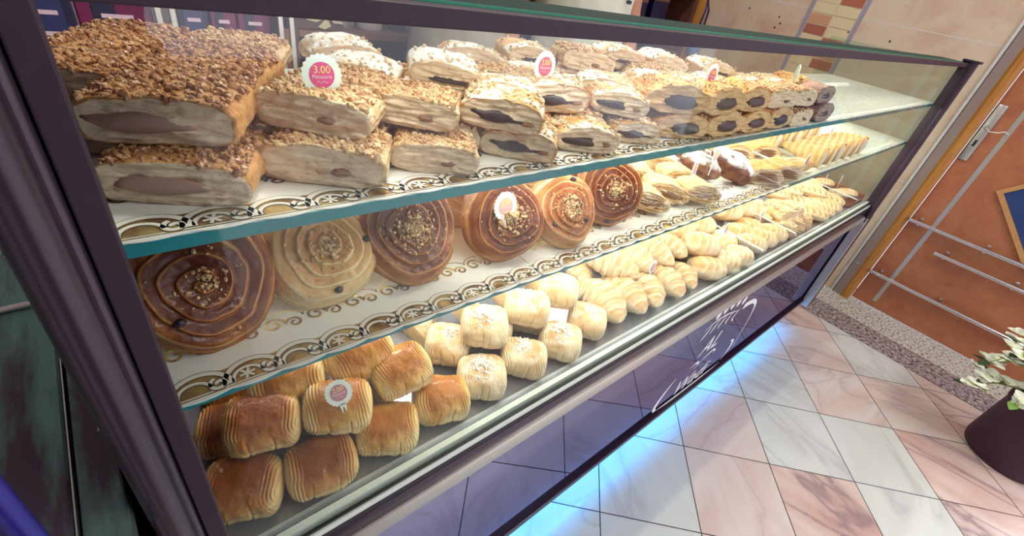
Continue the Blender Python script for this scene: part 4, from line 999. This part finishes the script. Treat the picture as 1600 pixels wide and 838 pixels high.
for (ax, ay, bx, by, z, lab) in (
    (.735, .170, .720, .044, ZD, 'croissant at the front, pointing to the glass beside the almond rolls'),
    (.808, .160, .792, .036, ZD, 'croissant at the front, second along'),
    (.888, .140, .850, .032, ZD, 'croissant at the front, third along, under the small tag'),
    (.955, .135, .938, .030, ZD, 'croissant at the front, fourth along'),
    (1.040, .120, 1.000, .034, ZD, 'croissant at the front, fifth along, beside the butter rolls'),
    (.780, .262, .760, .170, ZD, 'croissant at the back behind the first front one'),
    (.872, .270, .852, .170, ZD, 'croissant at the back behind the third front one'),
    (.960, .262, .945, .160, ZD, 'croissant at the back behind the fourth front one'),
    (.784, .214, .846, .112, ZD + .036, 'croissant lying on top, first of the upper ones'),
    (.880, .214, .900, .106, ZD + .036, 'croissant lying on top, second of the upper ones'),
    (.962, .206, .976, .098, ZD + .036, 'croissant lying on top, third of the upper ones'),
    (1.025, .212, 1.056, .108, ZD + .034, 'croissant lying on top, last one before the butter rolls')):
    yaw = math.atan2(by - ay, bx - ax); spawn(CR[ci % 3], 'croissant', lab, 'croissant', ((ax + bx) / 2, (ay + by) / 2, z), (0, 0, yaw), 'croissants on the lower deck', math.hypot(ax - bx, ay - by) / .106); ci += 1
price_tag('small price tag standing among the croissants', (.808, .062, .776), '2.00', (R(-6), R(8), R(6)), MT['paper'], MT['rose'], .0150, .038)
RL = [shellroll(2), shellroll(9, .088, .060, .05, 'roll', 5), shellroll(4, .062, .052, .046, 'croissant', 4.5), shellroll(6, .060, .046, .042, 'pain_pale', 3)]
for (v, x, y, z, yaw, s, lab) in (
    (0, 1.105, .062, ZD, -35, 1.05, 'round ridged butter roll at the front beside the croissants'),
    (2, 1.190, .052, ZD, -60, 1.1, 'small butter roll at the front, second along'),
    (2, 1.262, .050, ZD, -50, 1.1, 'small butter roll at the front, third along'),
    (0, 1.130, .150, ZD, -30, 1.0, 'butter roll behind the round ridged front one'),
    (1, 1.130, .110, ZD + .038, -36, 1.05, 'large pale ridged roll lying on top, right behind the croissants'),
    (3, 1.230, .120, ZD, -70, 1.15, 'stubby pale roll below the price tag'),
    (3, 1.305, .120, ZD, -80, 1.15, 'stubby pale roll beside the one below the price tag'),
    (1, 1.160, .200, ZD + .034, -28, 1.0, 'ridged roll at the back on top, nearest the croissants'),
    (1, 1.275, .195, ZD + .020, -30, 1.0, 'golden roll at the back behind the price tag'),
    (0, 1.220, .262, ZD, -28, 1.0, 'roll at the very back beneath the shelf edge'),
    (1, 1.425, .195, ZD + .036, -30, 1.1, 'large golden oval roll on top of the second pile'),
    (1, 1.510, .185, ZD + .036, -34, 1.1, 'golden oval roll on top, with a price tag in front'),
    (0, 1.400, .120, ZD, -34, 1.1, 'shiny oval roll in the middle of the second pile'),
    (0, 1.480, .130, ZD, -34, 1.05, 'oval roll behind the shiny one in the second pile'),
    (1, 1.385, .070, ZD, -40, .95, 'orange oval roll at the front of the second pile'),
    (1, 1.460, .070, ZD, -44, .95, 'orange oval roll, second at the front of that pile'),
    (1, 1.535, .070, ZD, -44, .95, 'orange oval roll, third at the front of that pile'),
    (2, 1.400, .240, ZD, -30, 1.2, 'roll at the back supporting the golden oval ones'),
    (2, 1.510, .250, ZD, -30, 1.2, 'second roll at the back supporting the golden oval ones')):
    spawn(RL[v], 'butter_roll', lab, 'bread roll', (x, y, z), (0, 0, R(yaw)), 'butter rolls on the lower deck', s * 1.14)
price_tag('price tag standing in the stubby pale rolls', (1.180, .082, .775), '2.00', (R(-6), R(8), R(6)), MT['paper'], MT['rose'], .0170, .034)
price_tag('price tag standing in front of the golden oval rolls', (1.415, .085, .775), '2.00', (R(-6), R(8), R(6)), MT['paper'], MT['rose'], .0165, .030)
FL = [flaky(3), flaky(8)]; LT = [lattice(2), lattice(5, .115, .06, .042, 3)]
n = 0
for (x, y, z) in ((1.60, .205, 0), (1.66, .150, 0), (1.64, .070, 0), (1.71, .075, 0), (1.70, .205, 0), (1.74, .135, 0), (1.78, .070, 0), (1.665, .105, .030), (1.735, .105, .030), (1.60, .135, 0)):
    spawn(FL[n % 2], 'flaky_pastry', f'small flaky almond pastry, {ORD[n]} of the loose heap behind the orange oval rolls', 'pastry', (x, y, ZD + z), (0, 0, R(-40 + 37 * math.sin(n * 1.9))), 'small flaky almond pastries', 1.12); n += 1
n = 0
for (x, y, z, yaw) in ((1.84, .215, .030, -50), (1.94, .205, .030, -55), (1.83, .150, 0, -55), (1.90, .080, 0, -60), (1.98, .085, 0, -62), (2.06, .150, .028, -58), (2.06, .085, 0, -60), (2.15, .10, 0, -60), (2.14, .195, .02, -55), (1.95, .16, 0, -55)):
    spawn(LT[n % 2], 'slit_turnover', f'puffed turnover with leaf-shaped slits, {ORD[n]} of the pile beyond the flaky pastries', 'pastry', (x, y, ZD + z), (0, 0, R(yaw)), 'puffed slit turnovers', 1.16); n += 1
n = 0
for (x, y) in ((2.29, .21), (2.37, .185), (2.29, .10), (2.36, .085)):
    spawn(LT[1], 'slit_turnover', f'flat orange turnover, {ORD[n]} in the tray by the end pane', 'pastry', (x, y, ZD + .0058), (0, 0, R(-40)), 'flat turnovers in the end tray', .82); n += 1
price_tag('price tag standing in the flaky almond pastries', (1.640, .050, .762), '2.00', (R(-6), R(8), R(6)), MT['paper'], MT['rose'], .0155, .022)
price_tag('price tag standing between the slit turnovers and the end tray', (2.215, .15, .735), '2.00', (R(-6), R(8), R(10)), MT['paper'], MT['rose'], .0155, .040)
price_tag('price tag standing in the end tray beside the end pane', (2.340, .125, .735), '2.00', (R(-6), R(8), R(10)), MT['paper'], MT['tagcard'], .0155, .030)
divider(1.335, .018, .30, ZD - .0018, .045, 'clear acrylic divider between the two piles of butter rolls')
divider(1.575, .018, .30, ZD - .0018, .045, 'clear acrylic divider between the oval rolls and the flaky pastries')
divider(2.225, .018, .30, ZD - .0018, .045, 'clear acrylic divider beside the end tray')
b = MB(); b.box((2.235, .03, ZD - .0015), (2.415, .28, ZD + .004), 0, .001)
for (a, c_) in (((2.235, .27, ZD), (2.415, .28, ZD + .03)), ((2.407, .03, ZD), (2.415, .28, ZD + .03)), ((2.235, .03, ZD), (2.415, .036, ZD + .012))): b.box(a, c_, 0, .001)
tag(b.obj('baking_tray', [MT['brown_edge']]), 'reddish brown tray under the flat turnovers by the end pane', 'tray')

# ------------------------------------------------------------------ people
def voxel(mb, name, m, vox, parent=None, smooth_it=4, noise_amp=0.0, seed=0):
    me = mesh(name, mb.v, mb.f, m); tmp = bpy.data.objects.new('tmp', me); C.objects.link(tmp)
    md = tmp.modifiers.new('r', 'REMESH'); md.mode = 'VOXEL'; md.voxel_size = vox; md.use_smooth_shade = True
    sm = tmp.modifiers.new('s', 'SMOOTH'); sm.factor = .5; sm.iterations = smooth_it
    dg = bpy.context.evaluated_depsgraph_get(); dg.update(); out = bpy.data.meshes.new_from_object(tmp.evaluated_get(dg)); bpy.data.objects.remove(tmp)
    out.materials.clear(); out.materials.append(MT[m]); out.polygons.foreach_set('use_smooth', [True] * len(out.polygons))
    if noise_amp:
        for v in out.vertices: v.co += v.normal * noise_amp * (nz(v.co.x * 9 + seed, v.co.y * 9, v.co.z * 5) + .5 * nz(v.co.x * 26, v.co.y * 26 + seed, v.co.z * 14))
    return link(name, out, parent)
def person(label, loc, yaw, shirt, arms, sleeves=True, apron=False, hgt=1.0, coat=False):
    o = thing('person', label, 'person', loc, (0, 0, yaw), None, hgt)
    # local frame: the figure faces -y; arms = ((elbow), (wrist)) for the -x and +x side
    b = MB()
    b.tube([(0, 0, .86), (0, 0, .98), (0, -.005, 1.12), (0, -.005, 1.28), (0, 0, 1.40), (0, .005, 1.46)], [.15, .155, .14, .155, .15, .09], 24)
    for s in (-1, 1):
        b.tube([(s * .09, 0, .92), (s * .10, -.005, .70), (s * .10, 0, .48), (s * .10, .015, .28), (s * .10, .01, .07)], [.092, .080, .056, .054, .038], 18)
        b.ell((s * .105, -.05, .040), (.045, .125, .042), 16, 10)
        el, wr = arms[0 if s < 0 else 1]; sh = Vector((s * .185, 0, 1.415)); el = Vector(el); wr = Vector(wr)
        b.tube([(s * .10, 0, 1.43), sh, sh.lerp(el, .5), el, el.lerp(wr, .35), wr], [.06, .058, .047, .040, .041, .027], 16)
        d = (wr - el).normalized(); side = d.cross(Vector((0, 1, 0))).normalized() if abs(d.y) < .9 else Vector((1, 0, 0)); up = side.cross(d)
        palm = wr + d * .05; b.ell(palm, (.024, .024, .024), 12, 8); b.tube([wr, wr + d * .05, wr + d * .09], [.026, .030, .028], 12)
        for k, (off, ln) in enumerate(((-.030, .065), (-.011, .075), (.010, .070), (.029, .055))):
            p0 = wr + d * .085 + side * off; p1 = p0 + d * ln * .5 + up * .008; p2 = p1 + d * ln * .45 + up * .022; b.tube([p0, p1, p2], [.0095, .0088, .0075], 8)
        t0 = wr + d * .03 - side * .024; b.tube([t0, t0 - side * .022 + d * .02, t0 - side * .032 + d * .05], [.012, .010, .008], 8)
    b.tube([(0, .005, 1.44), (0, 0, 1.50), (0, -.01, 1.57)], [.062, .054, .056], 16)
    b.ell((0, -.012, 1.655), (.074, .094, .112), 24, 18); b.ell((0, -.095, 1.590), (.030, .022, .028), 12, 8)
    b.tube([(0, -.098, 1.675), (0, -.118, 1.635), (0, -.104, 1.625)], [.010, .014, .010], 10)
    for s in (-1, 1): b.ell((s * .074, .0, 1.65), (.012, .020, .032), 10, 8); b.ell((s * .030, -.094, 1.672), (.016, .012, .010), 10, 8)
    b.tube([(-.024, -.105, 1.600), (0, -.112, 1.601), (.024, -.105, 1.600)], [.005, .008, .005], 8)
    voxel(b, 'body', 'skin', .0075, o)
    c = MB()
    c.tube([(0, 0, .84), (0, 0, .92), (0, -.005, 1.10), (0, -.005, 1.28), (0, 0, 1.40), (0, .005, 1.475)], [.178, .180, .170, .182, .172, .085], 28)
    for s in (-1, 1):
        el, wr = arms[0 if s < 0 else 1]; sh = Vector((s * .185, 0, 1.415)); el = Vector(el)
        c.tube([(s * .08, 0, 1.42), sh, sh.lerp(el, .62)] + ([el.copy()] if sleeves is not True else []), [.085, .078, .072] + ([.062] if sleeves is not True else []), 18)
    sh_ = voxel(c, 'shirt', shirt, .012, o, 5, .008, len(label)); sh_['label'] = 'loose cotton shirt'
    if coat:
        k = MB(); k.tube([(0, 0, .30), (0, 0, .6), (0, 0, .9), (0, 0, 1.12)], [.225, .215, .20, .19], 28); voxel(k, 'long_coat', 'dark_cloth', .014, o, 4, .006, 2)
    t = MB(); t.tube([(0, 0, .90), (0, 0, .99)], [.168, .165], 24)
    for s in (-1, 1): t.tube([(s * .085, 0, .92), (s * .10, 0, .5), (s * .10, .01, .09)], [.108, .082, .072], 18)
    voxel(t, 'trousers', 'trouser', .014, o, 4, .004, 3)
    h = MB(); h.ell((0, .012, 1.685), (.084, .098, .098), 22, 14)
    h.v = [(p[0], p[1], p[2] + max(0, (-.03 - p[1])) * .8) for p in h.v]; voxel(h, 'hair', 'hair', .012, o, 3)
    return o
pa = person('person in a beige grey shirt behind the counter, dark band on the forearm', (1.055, 1.21, 0), 0, 'shirt_grey', (((-.20, .10, 1.15), (-.06, .20, 1.02)), ((.27, -.01, 1.13), (.20, -.12, .92))))
b = MB(); b.tube([(.262, -.022, 1.12), (.232, -.068, 1.03)], [.052, .050], 18); b.obj('forearm_band', [MT['navy']], pa, True)
pb = person('person in a pale buttoned shirt behind the counter, arm hanging bare', (1.500, 1.06, 0), R(-8), 'shirt_white', (((-.29, .02, 1.13), (-.285, -.03, .89)), ((.28, .03, 1.14), (.26, -.06, .90))), True, False, 1.06)
b = MB()
for z in (1.02, 1.10, 1.18):
    b = MB(); b.tube([(.05, -.189, z), (.05, -.176, z)], .006, 10); b.obj('shirt_button', [MT['navy']], pb, True)
person('person in dark clothes in front of the case, only seen as a dark reflection', (-.07, -.74, 0), PI, 'dark_cloth', (((-.26, -.02, 1.20), (-.20, -.14, 1.26)), ((.26, .0, 1.2), (.20, -.14, 1.26))), False, False, .98, True)

# ------------------------------------------------------------------ back of the shop
def back_unit():
    s = thing('shelf_unit', 'dark red brown wooden shelf unit on the back wall behind the counter', 'shelf unit', (1.8, 1.75, 0))
    def P(nm, boxes, m, lab=None):
        b = MB()
        for a, c_ in boxes: b.box((a[0] - 1.8, a[1] - 1.75, a[2]), (c_[0] - 1.8, c_[1] - 1.75, c_[2]), 0, .002)
        o = b.obj(nm, [MT[m]], s)
        if lab: o['label'] = lab
    P('back_panel', [((.58, 1.965, 0), (3.05, 1.995, 2.3))], 'brown_wood')
    for x in (.56, 1.35, 2.16, 3.03): P('upright', [((x, 1.50, 0), (x + .035, 1.965, 2.3))], 'brown_wood')
    for z in (.55, .955, 1.30, 1.65): P('shelf', [((.595, 1.50, z), (3.03, 1.965, z + .022))], 'brown_edge')
    P('base_front', [((.595, 1.50, .02), (3.03, 1.52, .53))], 'brown_wood')
back_unit()
for x, w, m in ((2.46, .18, 'navy'), (2.70, .18, 'navy'), (2.90, .10, 'navy')):
    pass
# jars and boxes on the shelf board behind the customers' view
k = 0
for (x, h, r, m) in ((.79, .10, .045, 'silver'), (.90, .10, .05, 'plaster'), (1.03, .11, .045, 'navy'), (1.16, .10, .05, 'silver')):
    o = thing('storage_jar', f'storage jar on the back shelf, {ORD[k]} from the carved ornament', 'jar', (x, 1.60, .977), (0, 0, 0), 'jars on the back shelf'); k += 1
    b = MB(); b.tube([(0, 0, 0), (0, 0, h * .1), (0, 0, h * .8), (0, 0, h)], [r * .9, r, r, r * .75], 22); b.obj('body', [MT[m]], o, True)
    b = MB(); b.tube([(0, 0, h), (0, 0, h + .018)], r * .8, 22); b.obj('lid', [MT['brown_edge']], o, True)
k = 0
for (x, w, h) in ((2.36, .16, .29), (2.58, .16, .27), (2.80, .16, .29)):
    o = thing('cardboard_box', f'upright navy box leaning on the back shelf, {ORD[k]} from the white-shirted person', 'box', (x, 1.62, .977), (R(-4), 0, 0), 'navy boxes on the back shelf'); k += 1
    MB().box((-w / 2, -.05, 0), (w / 2, .05, h), 0, .003).obj('body', [MT['navy']], o)
    MB().box((-w / 2 - .001, -.052, h - .03), (w / 2 + .001, .052, h + .002), 0, .002).obj('lid', [MT['brown_edge']], o)
# cream cut-out ornament on a wooden plaque
o = thing('carved_ornament', 'cream cut-out ornament on a brown plaque behind the sugared slices', 'ornament', (.66, 1.515, .9775))
MB().box((-.085, .0, 0), (.10, .018, .07), 0, .003).obj('plaque', [MT['brown_wood']], o)
b = MB()
for poly in ([(-.055, .085), (-.03, .055), (.0, .048), (.028, .062), (.022, .082), (-.004, .092), (-.028, .072)], [(.006, .030), (.03, .022), (.052, .035), (.042, .060), (.032, .062), (.018, .042)], [(.044, .062), (.10, .078), (.098, .086), (.04, .070)], [(.062, .048), (.098, .046), (.092, .058), (.056, .060)]): b.prism([(q[0], (q[1] - .022) * .85 + .004) for q in poly], -.006, .001, (0, 2, 1), 0)
b.obj('cut_out', [MT['mos_cr']], o)
# cartons beside the post
low = thing('low_cabinet', 'dark cabinet carrying the magenta cartons behind the left end of the case', 'cabinet', (.2, 1.62, 0))
MB().box((-.65, -.20, .03), (.35, .25, .84), 0, .004).obj('body', [MT['brown_wood']], low)
MB().box((-.66, -.21, .84), (.355, .26, .862), 0, .004).obj('top', [MT['brown_edge']], low)
MB().box((-.63, -.18, 0), (.33, .22, .03), 0).obj('plinth', [MT['black']], low)
k = 0
for (x0, x1, y, h, m) in ((-.10, .015, 1.50, .30, 'navy'), (.02, .185, 1.50, .30, 'magenta'), (.245, .325, 1.52, .30, 'navy'), (.33, .40, 1.52, .30, 'magenta'), (.405, .50, 1.52, .30, 'magenta')):
    lab = ['navy carton hidden mostly by the plum corner post', 'magenta carton with a blue label, between post and steel stand', 'navy carton with two white bars beside the steel stand', 'magenta carton with a navy label, in the middle of the three', 'magenta carton closest to the second steel stand'][k]; k += 1
    o = thing('carton', lab, 'carton', ((x0 + x1) / 2, y, .862), (0, 0, 0), 'cartons on the low cabinet'); w = x1 - x0
    MB().box((-w / 2, -.04, 0), (w / 2, .06, h), 0, .004).obj('body', [MT[m]], o)
    MB().box((-w * .30, -.0425, .03), (w * (.0 if m == 'magenta' else .32), -.0395, h * .62), 0).obj('label_panel', [MT['navy'] if m == 'magenta' else MT['blue_label']], o)
    for z in (.075, .125): MB().box((-w * .2, -.044, z), (w * .22, -.042, z + .010), 0).obj('print_bar', [MT['lilac']], o)
k = 0
for x in (.212, .535):
    o = thing('steel_stand', f'narrow steel stand with brown inset, {"between the cartons" if k == 0 else "next to the carved ornament"}', 'stand', (x, 1.44, 0)); k += 1
    for s in (-1, 1): MB().box((s * .017 - .008, -.01, 0), (s * .017 + .008, .01, 1.5), 0, .002).obj('upright', [MT['silver']], o)
    MB().box((-.011, -.004, .05), (.011, .004, .99), 0).obj('inset', [MT['brown_edge']], o)
    MB().box((-.04, -.03, 0), (.04, .03, .012), 0, .002).obj('foot', [MT['silver']], o)
o = thing('cloth_bag', 'light blue bag hanging beside the amber post', 'bag', (3.06, 1.42, 0)); b = MB(); b.ell((0, 0, 1.05), (.05, .04, .09), 18, 12); b.obj('body', [plain('pale blue cloth', (.16, .24, .42), .8)], o, True)
b = MB(); b.tube([(-.03, 0, 1.12), (-.02, 0, 1.24), (0, .02, 1.30), (.02, 0, 1.24), (.03, 0, 1.12)], .006, 8); b.obj('strap', [MT['navy']], o, True)

# ------------------------------------------------------------------ neighbouring case at the near end
o = thing('neighbouring_counter', 'dull green steel counter beyond the dark round tube at the near end', 'counter', (-.5, .4, 0))
MB().box((-.40, -.42, .02), (.432, .50, .876), 0, .004).obj('body', [MT['plum_metal']], o)
MB().box((-.40, -.43, .876), (.404, .50, .900), 0, .003).obj('worktop', [MT['steel_green']], o)
MB().box((.4042, -.43, .878), (.4053, .50, .9004), 0).obj('edge_strip', [MT['silver']], o)
MB().box((.4075, -.43, .876), (.436, .50, .8995), 0, .002).obj('worktop', [MT['steel_green']], o)
MB().box((-.40, -.088, .9005), (.40, -.080, .906), 0, .002).obj('splash_strip', [MT['silver']], o)
t = MB(); t.tube([(.408, -.46, .0), (.408, -.46, 1.30)], .0068, 20); t.obj('tube_post', [plain('tube painted with blue light', (.035, .030, .30), .3, .3)], o, True)  # blue light reflected by the tube is put into its base colour

# ------------------------------------------------------------------ potted plant
PX, PY = 2.448, -.905
p = thing('potted_plant', 'white flowering plant in a plum plastic pot on the marble floor', 'plant', (PX, PY, 0))
b = MB(); prof = [(.122, 0), (.134, .006), (.140, .03), (.138, .12), (.134, .24), (.139, .25), (.139, .272), (.128, .272), (.126, .24), (.0, .235)]
v = []; f = []; n = 48
for (r, z) in prof:
    for k in range(n): a = 2 * PI * k / n; v.append((max(r, .0005) * math.cos(a), max(r, .0005) * math.sin(a), z))
f = gfaces(len(prof), n); f.append(tuple(range(n)))
link('pot', mesh('pot', v, f, MT['pot']), p)
b = MB(); b.ell((0, 0, .238), (.124, .124, .012), 24, 8); b.obj('gravel', [MT['soil']], p, True)
rg = random.Random(4)
def leaf(b, base, d, ln, w, mi, droop=.3):
    d = Vector(d).normalized(); sd = d.cross(Vector((0, 0, 1))).normalized(); n = 7; v = []
    for i in range(n):
        t = i / (n - 1); c = Vector(base) + d * ln * t + Vector((0, 0, -droop * ln * t * t)); ww = w * math.sin(PI * min(.98, .08 + t * .92)) ** .8 / 2; up = Vector((0, 0, .12 * ww))
        v += [c - sd * ww + up, c, c + sd * ww + up]
    b.add(v, [(3 * i + q, 3 * i + q + 1, 3 * i + q + 4, 3 * i + q + 3) for i in range(n - 1) for q in (0, 1)], mi)
stems = []
for k in range(16):
    a = rg.uniform(0, 2 * PI) if k > 5 else R(100 + k * 22); L = rg.uniform(.16, .30) if k > 5 else (.26, .33, .30, .36, .28, .24)[k]
    dx, dy = math.cos(a), math.sin(a); h = rg.uniform(.26, .46) if k > 5 else (.34, .26, .36, .22, .40, .44)[k]
    pts = [(dx * .03, dy * .03, .24), (dx * L * .35, dy * L * .35, .24 + h), (dx * L * .75, dy * L * .75, .24 + h * .95), (dx * L, dy * L, .24 + h * .55)]
    b = MB(); b.tube(pts, [.004, .003, .0024, .0015], 6); b.obj('stem', [MT['leaf']], p, True); stems.append(pts)
for k in range(9):
    a = R(95 + k * 11); L = (.15, .30, .22, .36, .20, .33, .16, .28, .22)[k]; dx, dy = math.cos(a), math.sin(a); h = (.30, .16, .38, .10, .26, .20, .42, .12, .34)[k]
    pts = [(dx * .03, dy * .03, .24), (dx * L * .35, dy * L * .35, .24 + h), (dx * L * .75, dy * L * .75, .24 + h * .95), (dx * L, dy * L, .24 + h * .5)]
    b = MB(); b.tube(pts, [.004, .003, .0024, .0015], 6); b.obj('stem', [MT['leaf']], p, True); stems.append(pts)
lb = MB(); fb = MB()
for pts in stems:
    for q in range(11):
        t = q / 10 * 2.9; i = min(2, int(t)); c = Vector(pts[i]).lerp(Vector(pts[i + 1]), t - i)
        a = rg.uniform(0, 2 * PI); leaf(lb, c, (math.cos(a), math.sin(a), rg.uniform(-.2, .5)), rg.uniform(.06, .11) * (1 if t < 1.6 else .55), rg.uniform(.04, .06) * (1 if t < 1.6 else .55), rg.choice([0, 0, 0, 1]))
k = 0
for pts in stems:
    for q in range(7):
        t = 1.1 + q * .31; i = min(2, int(t)); c = Vector(pts[i]).lerp(Vector(pts[i + 1]), t - i) + Vector((rg.uniform(-.02, .02), rg.uniform(-.02, .02), rg.uniform(0, .02)))
        fb = MB()
        for w in range(5):
            a = 2 * PI * w / 5 + rg.random(); leaf(fb, c, (math.cos(a), math.sin(a), rg.uniform(.1, .8)), rg.uniform(.026, .042), .042, 0, .15)
        fb.ell(c, (.004, .004, .004), 8, 6, 1)
        fb.obj('flower', [MT['petal'], MT['yellow']], p, True); k += 1
lo = lb.obj('foliage', [MT['leaf_dark'], MT['leaf']], p, True); lo['kind'] = 'stuff'

# ------------------------------------------------------------------ light
def area(name, loc, rot, sx, sy, power, c):
    l = bpy.data.lights.new(name, 'AREA'); l.shape = 'RECTANGLE'; l.size = sx; l.size_y = sy; l.energy = power; l.color = c
    o = bpy.data.objects.new(name, l); C.objects.link(o); o.location = loc; o.rotation_euler = rot; return o
area('ceiling_lamp_front', (1.5, -1.4, 2.72), (0, 0, 0), 1.6, .5, 27, (1, .95, .88))
area('ceiling_lamp_counter', (1.3, .75, 2.70), (R(-14), 0, 0), 2.2, .25, 26, (1, .95, .84))
for i, (x, tx) in enumerate(((.75, .42), (1.25, .95), (1.9, 1.6), (2.4, 2.15))):
    l = bpy.data.lights.new('spot', 'SPOT'); l.energy = 42; l.color = (1, .96, .86); l.spot_size = R(34); l.spot_blend = .8; l.shadow_soft_size = .03
    o = bpy.data.objects.new('ceiling_spot', l); C.objects.link(o); o.location = (x, 1.0, 2.66); o.rotation_euler = (Vector((tx, .20, 1.18)) - Vector(o.location)).to_track_quat('-Z', 'Y').to_euler()
area('case_lamp_upper', (1.25, .30, Z1 - .022), (R(-18), 0, 0), 2.2, .02, 5.5, (1, .95, .82))
area('case_lamp_lower', (1.32, .32, Z2 - .022), (R(-22), 0, 0), 2.2, .02, 6.5, (1, .96, .86))
area('case_lamp_edge', (1.34, .052, Z2 - .018), (R(6), 0, 0), 2.05, .005, 2.6, (1, .97, .90))
area('case_lamp_middle', (1.34, .055, Z1 - .018), (R(6), 0, 0), 2.05, .005, 1.1, (1, .97, .90))
area('added_fill_top', (1.25, .052, 1.269), (R(4), 0, 0), 2.25, .006, 1.9, (1, .96, .86))  # unseen fill lamp added under the beam to brighten the slice fronts
area('plinth_lamp', (1.2, .012, .148), (R(16), 0, 0), 2.4, .012, 2.6, (0, .34, 1)).data.spread = R(100)
w = bpy.data.worlds.new('daylight'); SC.world = w; w.use_nodes = True
bg = w.node_tree.nodes['Background']; bg.inputs[0].default_value = (.82, .84, 1.0, 1); bg.inputs[1].default_value = 2.2

# ------------------------------------------------------------------ camera
cam = bpy.data.cameras.new('camera'); co = bpy.data.objects.new('camera', cam); C.objects.link(co)
cam.sensor_fit = 'HORIZONTAL'; cam.sensor_width = 36; cam.lens = 711.5774 / 1600 * 36; cam.clip_start = .01
Rm = Matrix([[0.75866, -0.252757, 0.600457], [-0.627979, -0.529071, 0.570725], [0.17343, -0.810061, -0.560111]])
right, down, fwd = (Rm @ Vector(q) for q in ((1, 0, 0), (0, 1, 0), (0, 0, 1)))
M = Matrix((right, -down, -fwd)).transposed().to_4x4(); M.translation = (0, -.3, 1.32); co.matrix_world = M
SC.camera = co
vs = SC.view_settings; vs.view_transform = 'Standard'; vs.look = 'None'; vs.gamma = 1; vs.exposure = 0.0; vs.use_curve_mapping = False
SC.cycles.use_denoising = True; SC.cycles.max_bounces = 8; SC.cycles.transparent_max_bounces = 12; SC.cycles.caustics_reflective = False; SC.cycles.caustics_refractive = False
SC.cycles.sample_clamp_indirect = 4
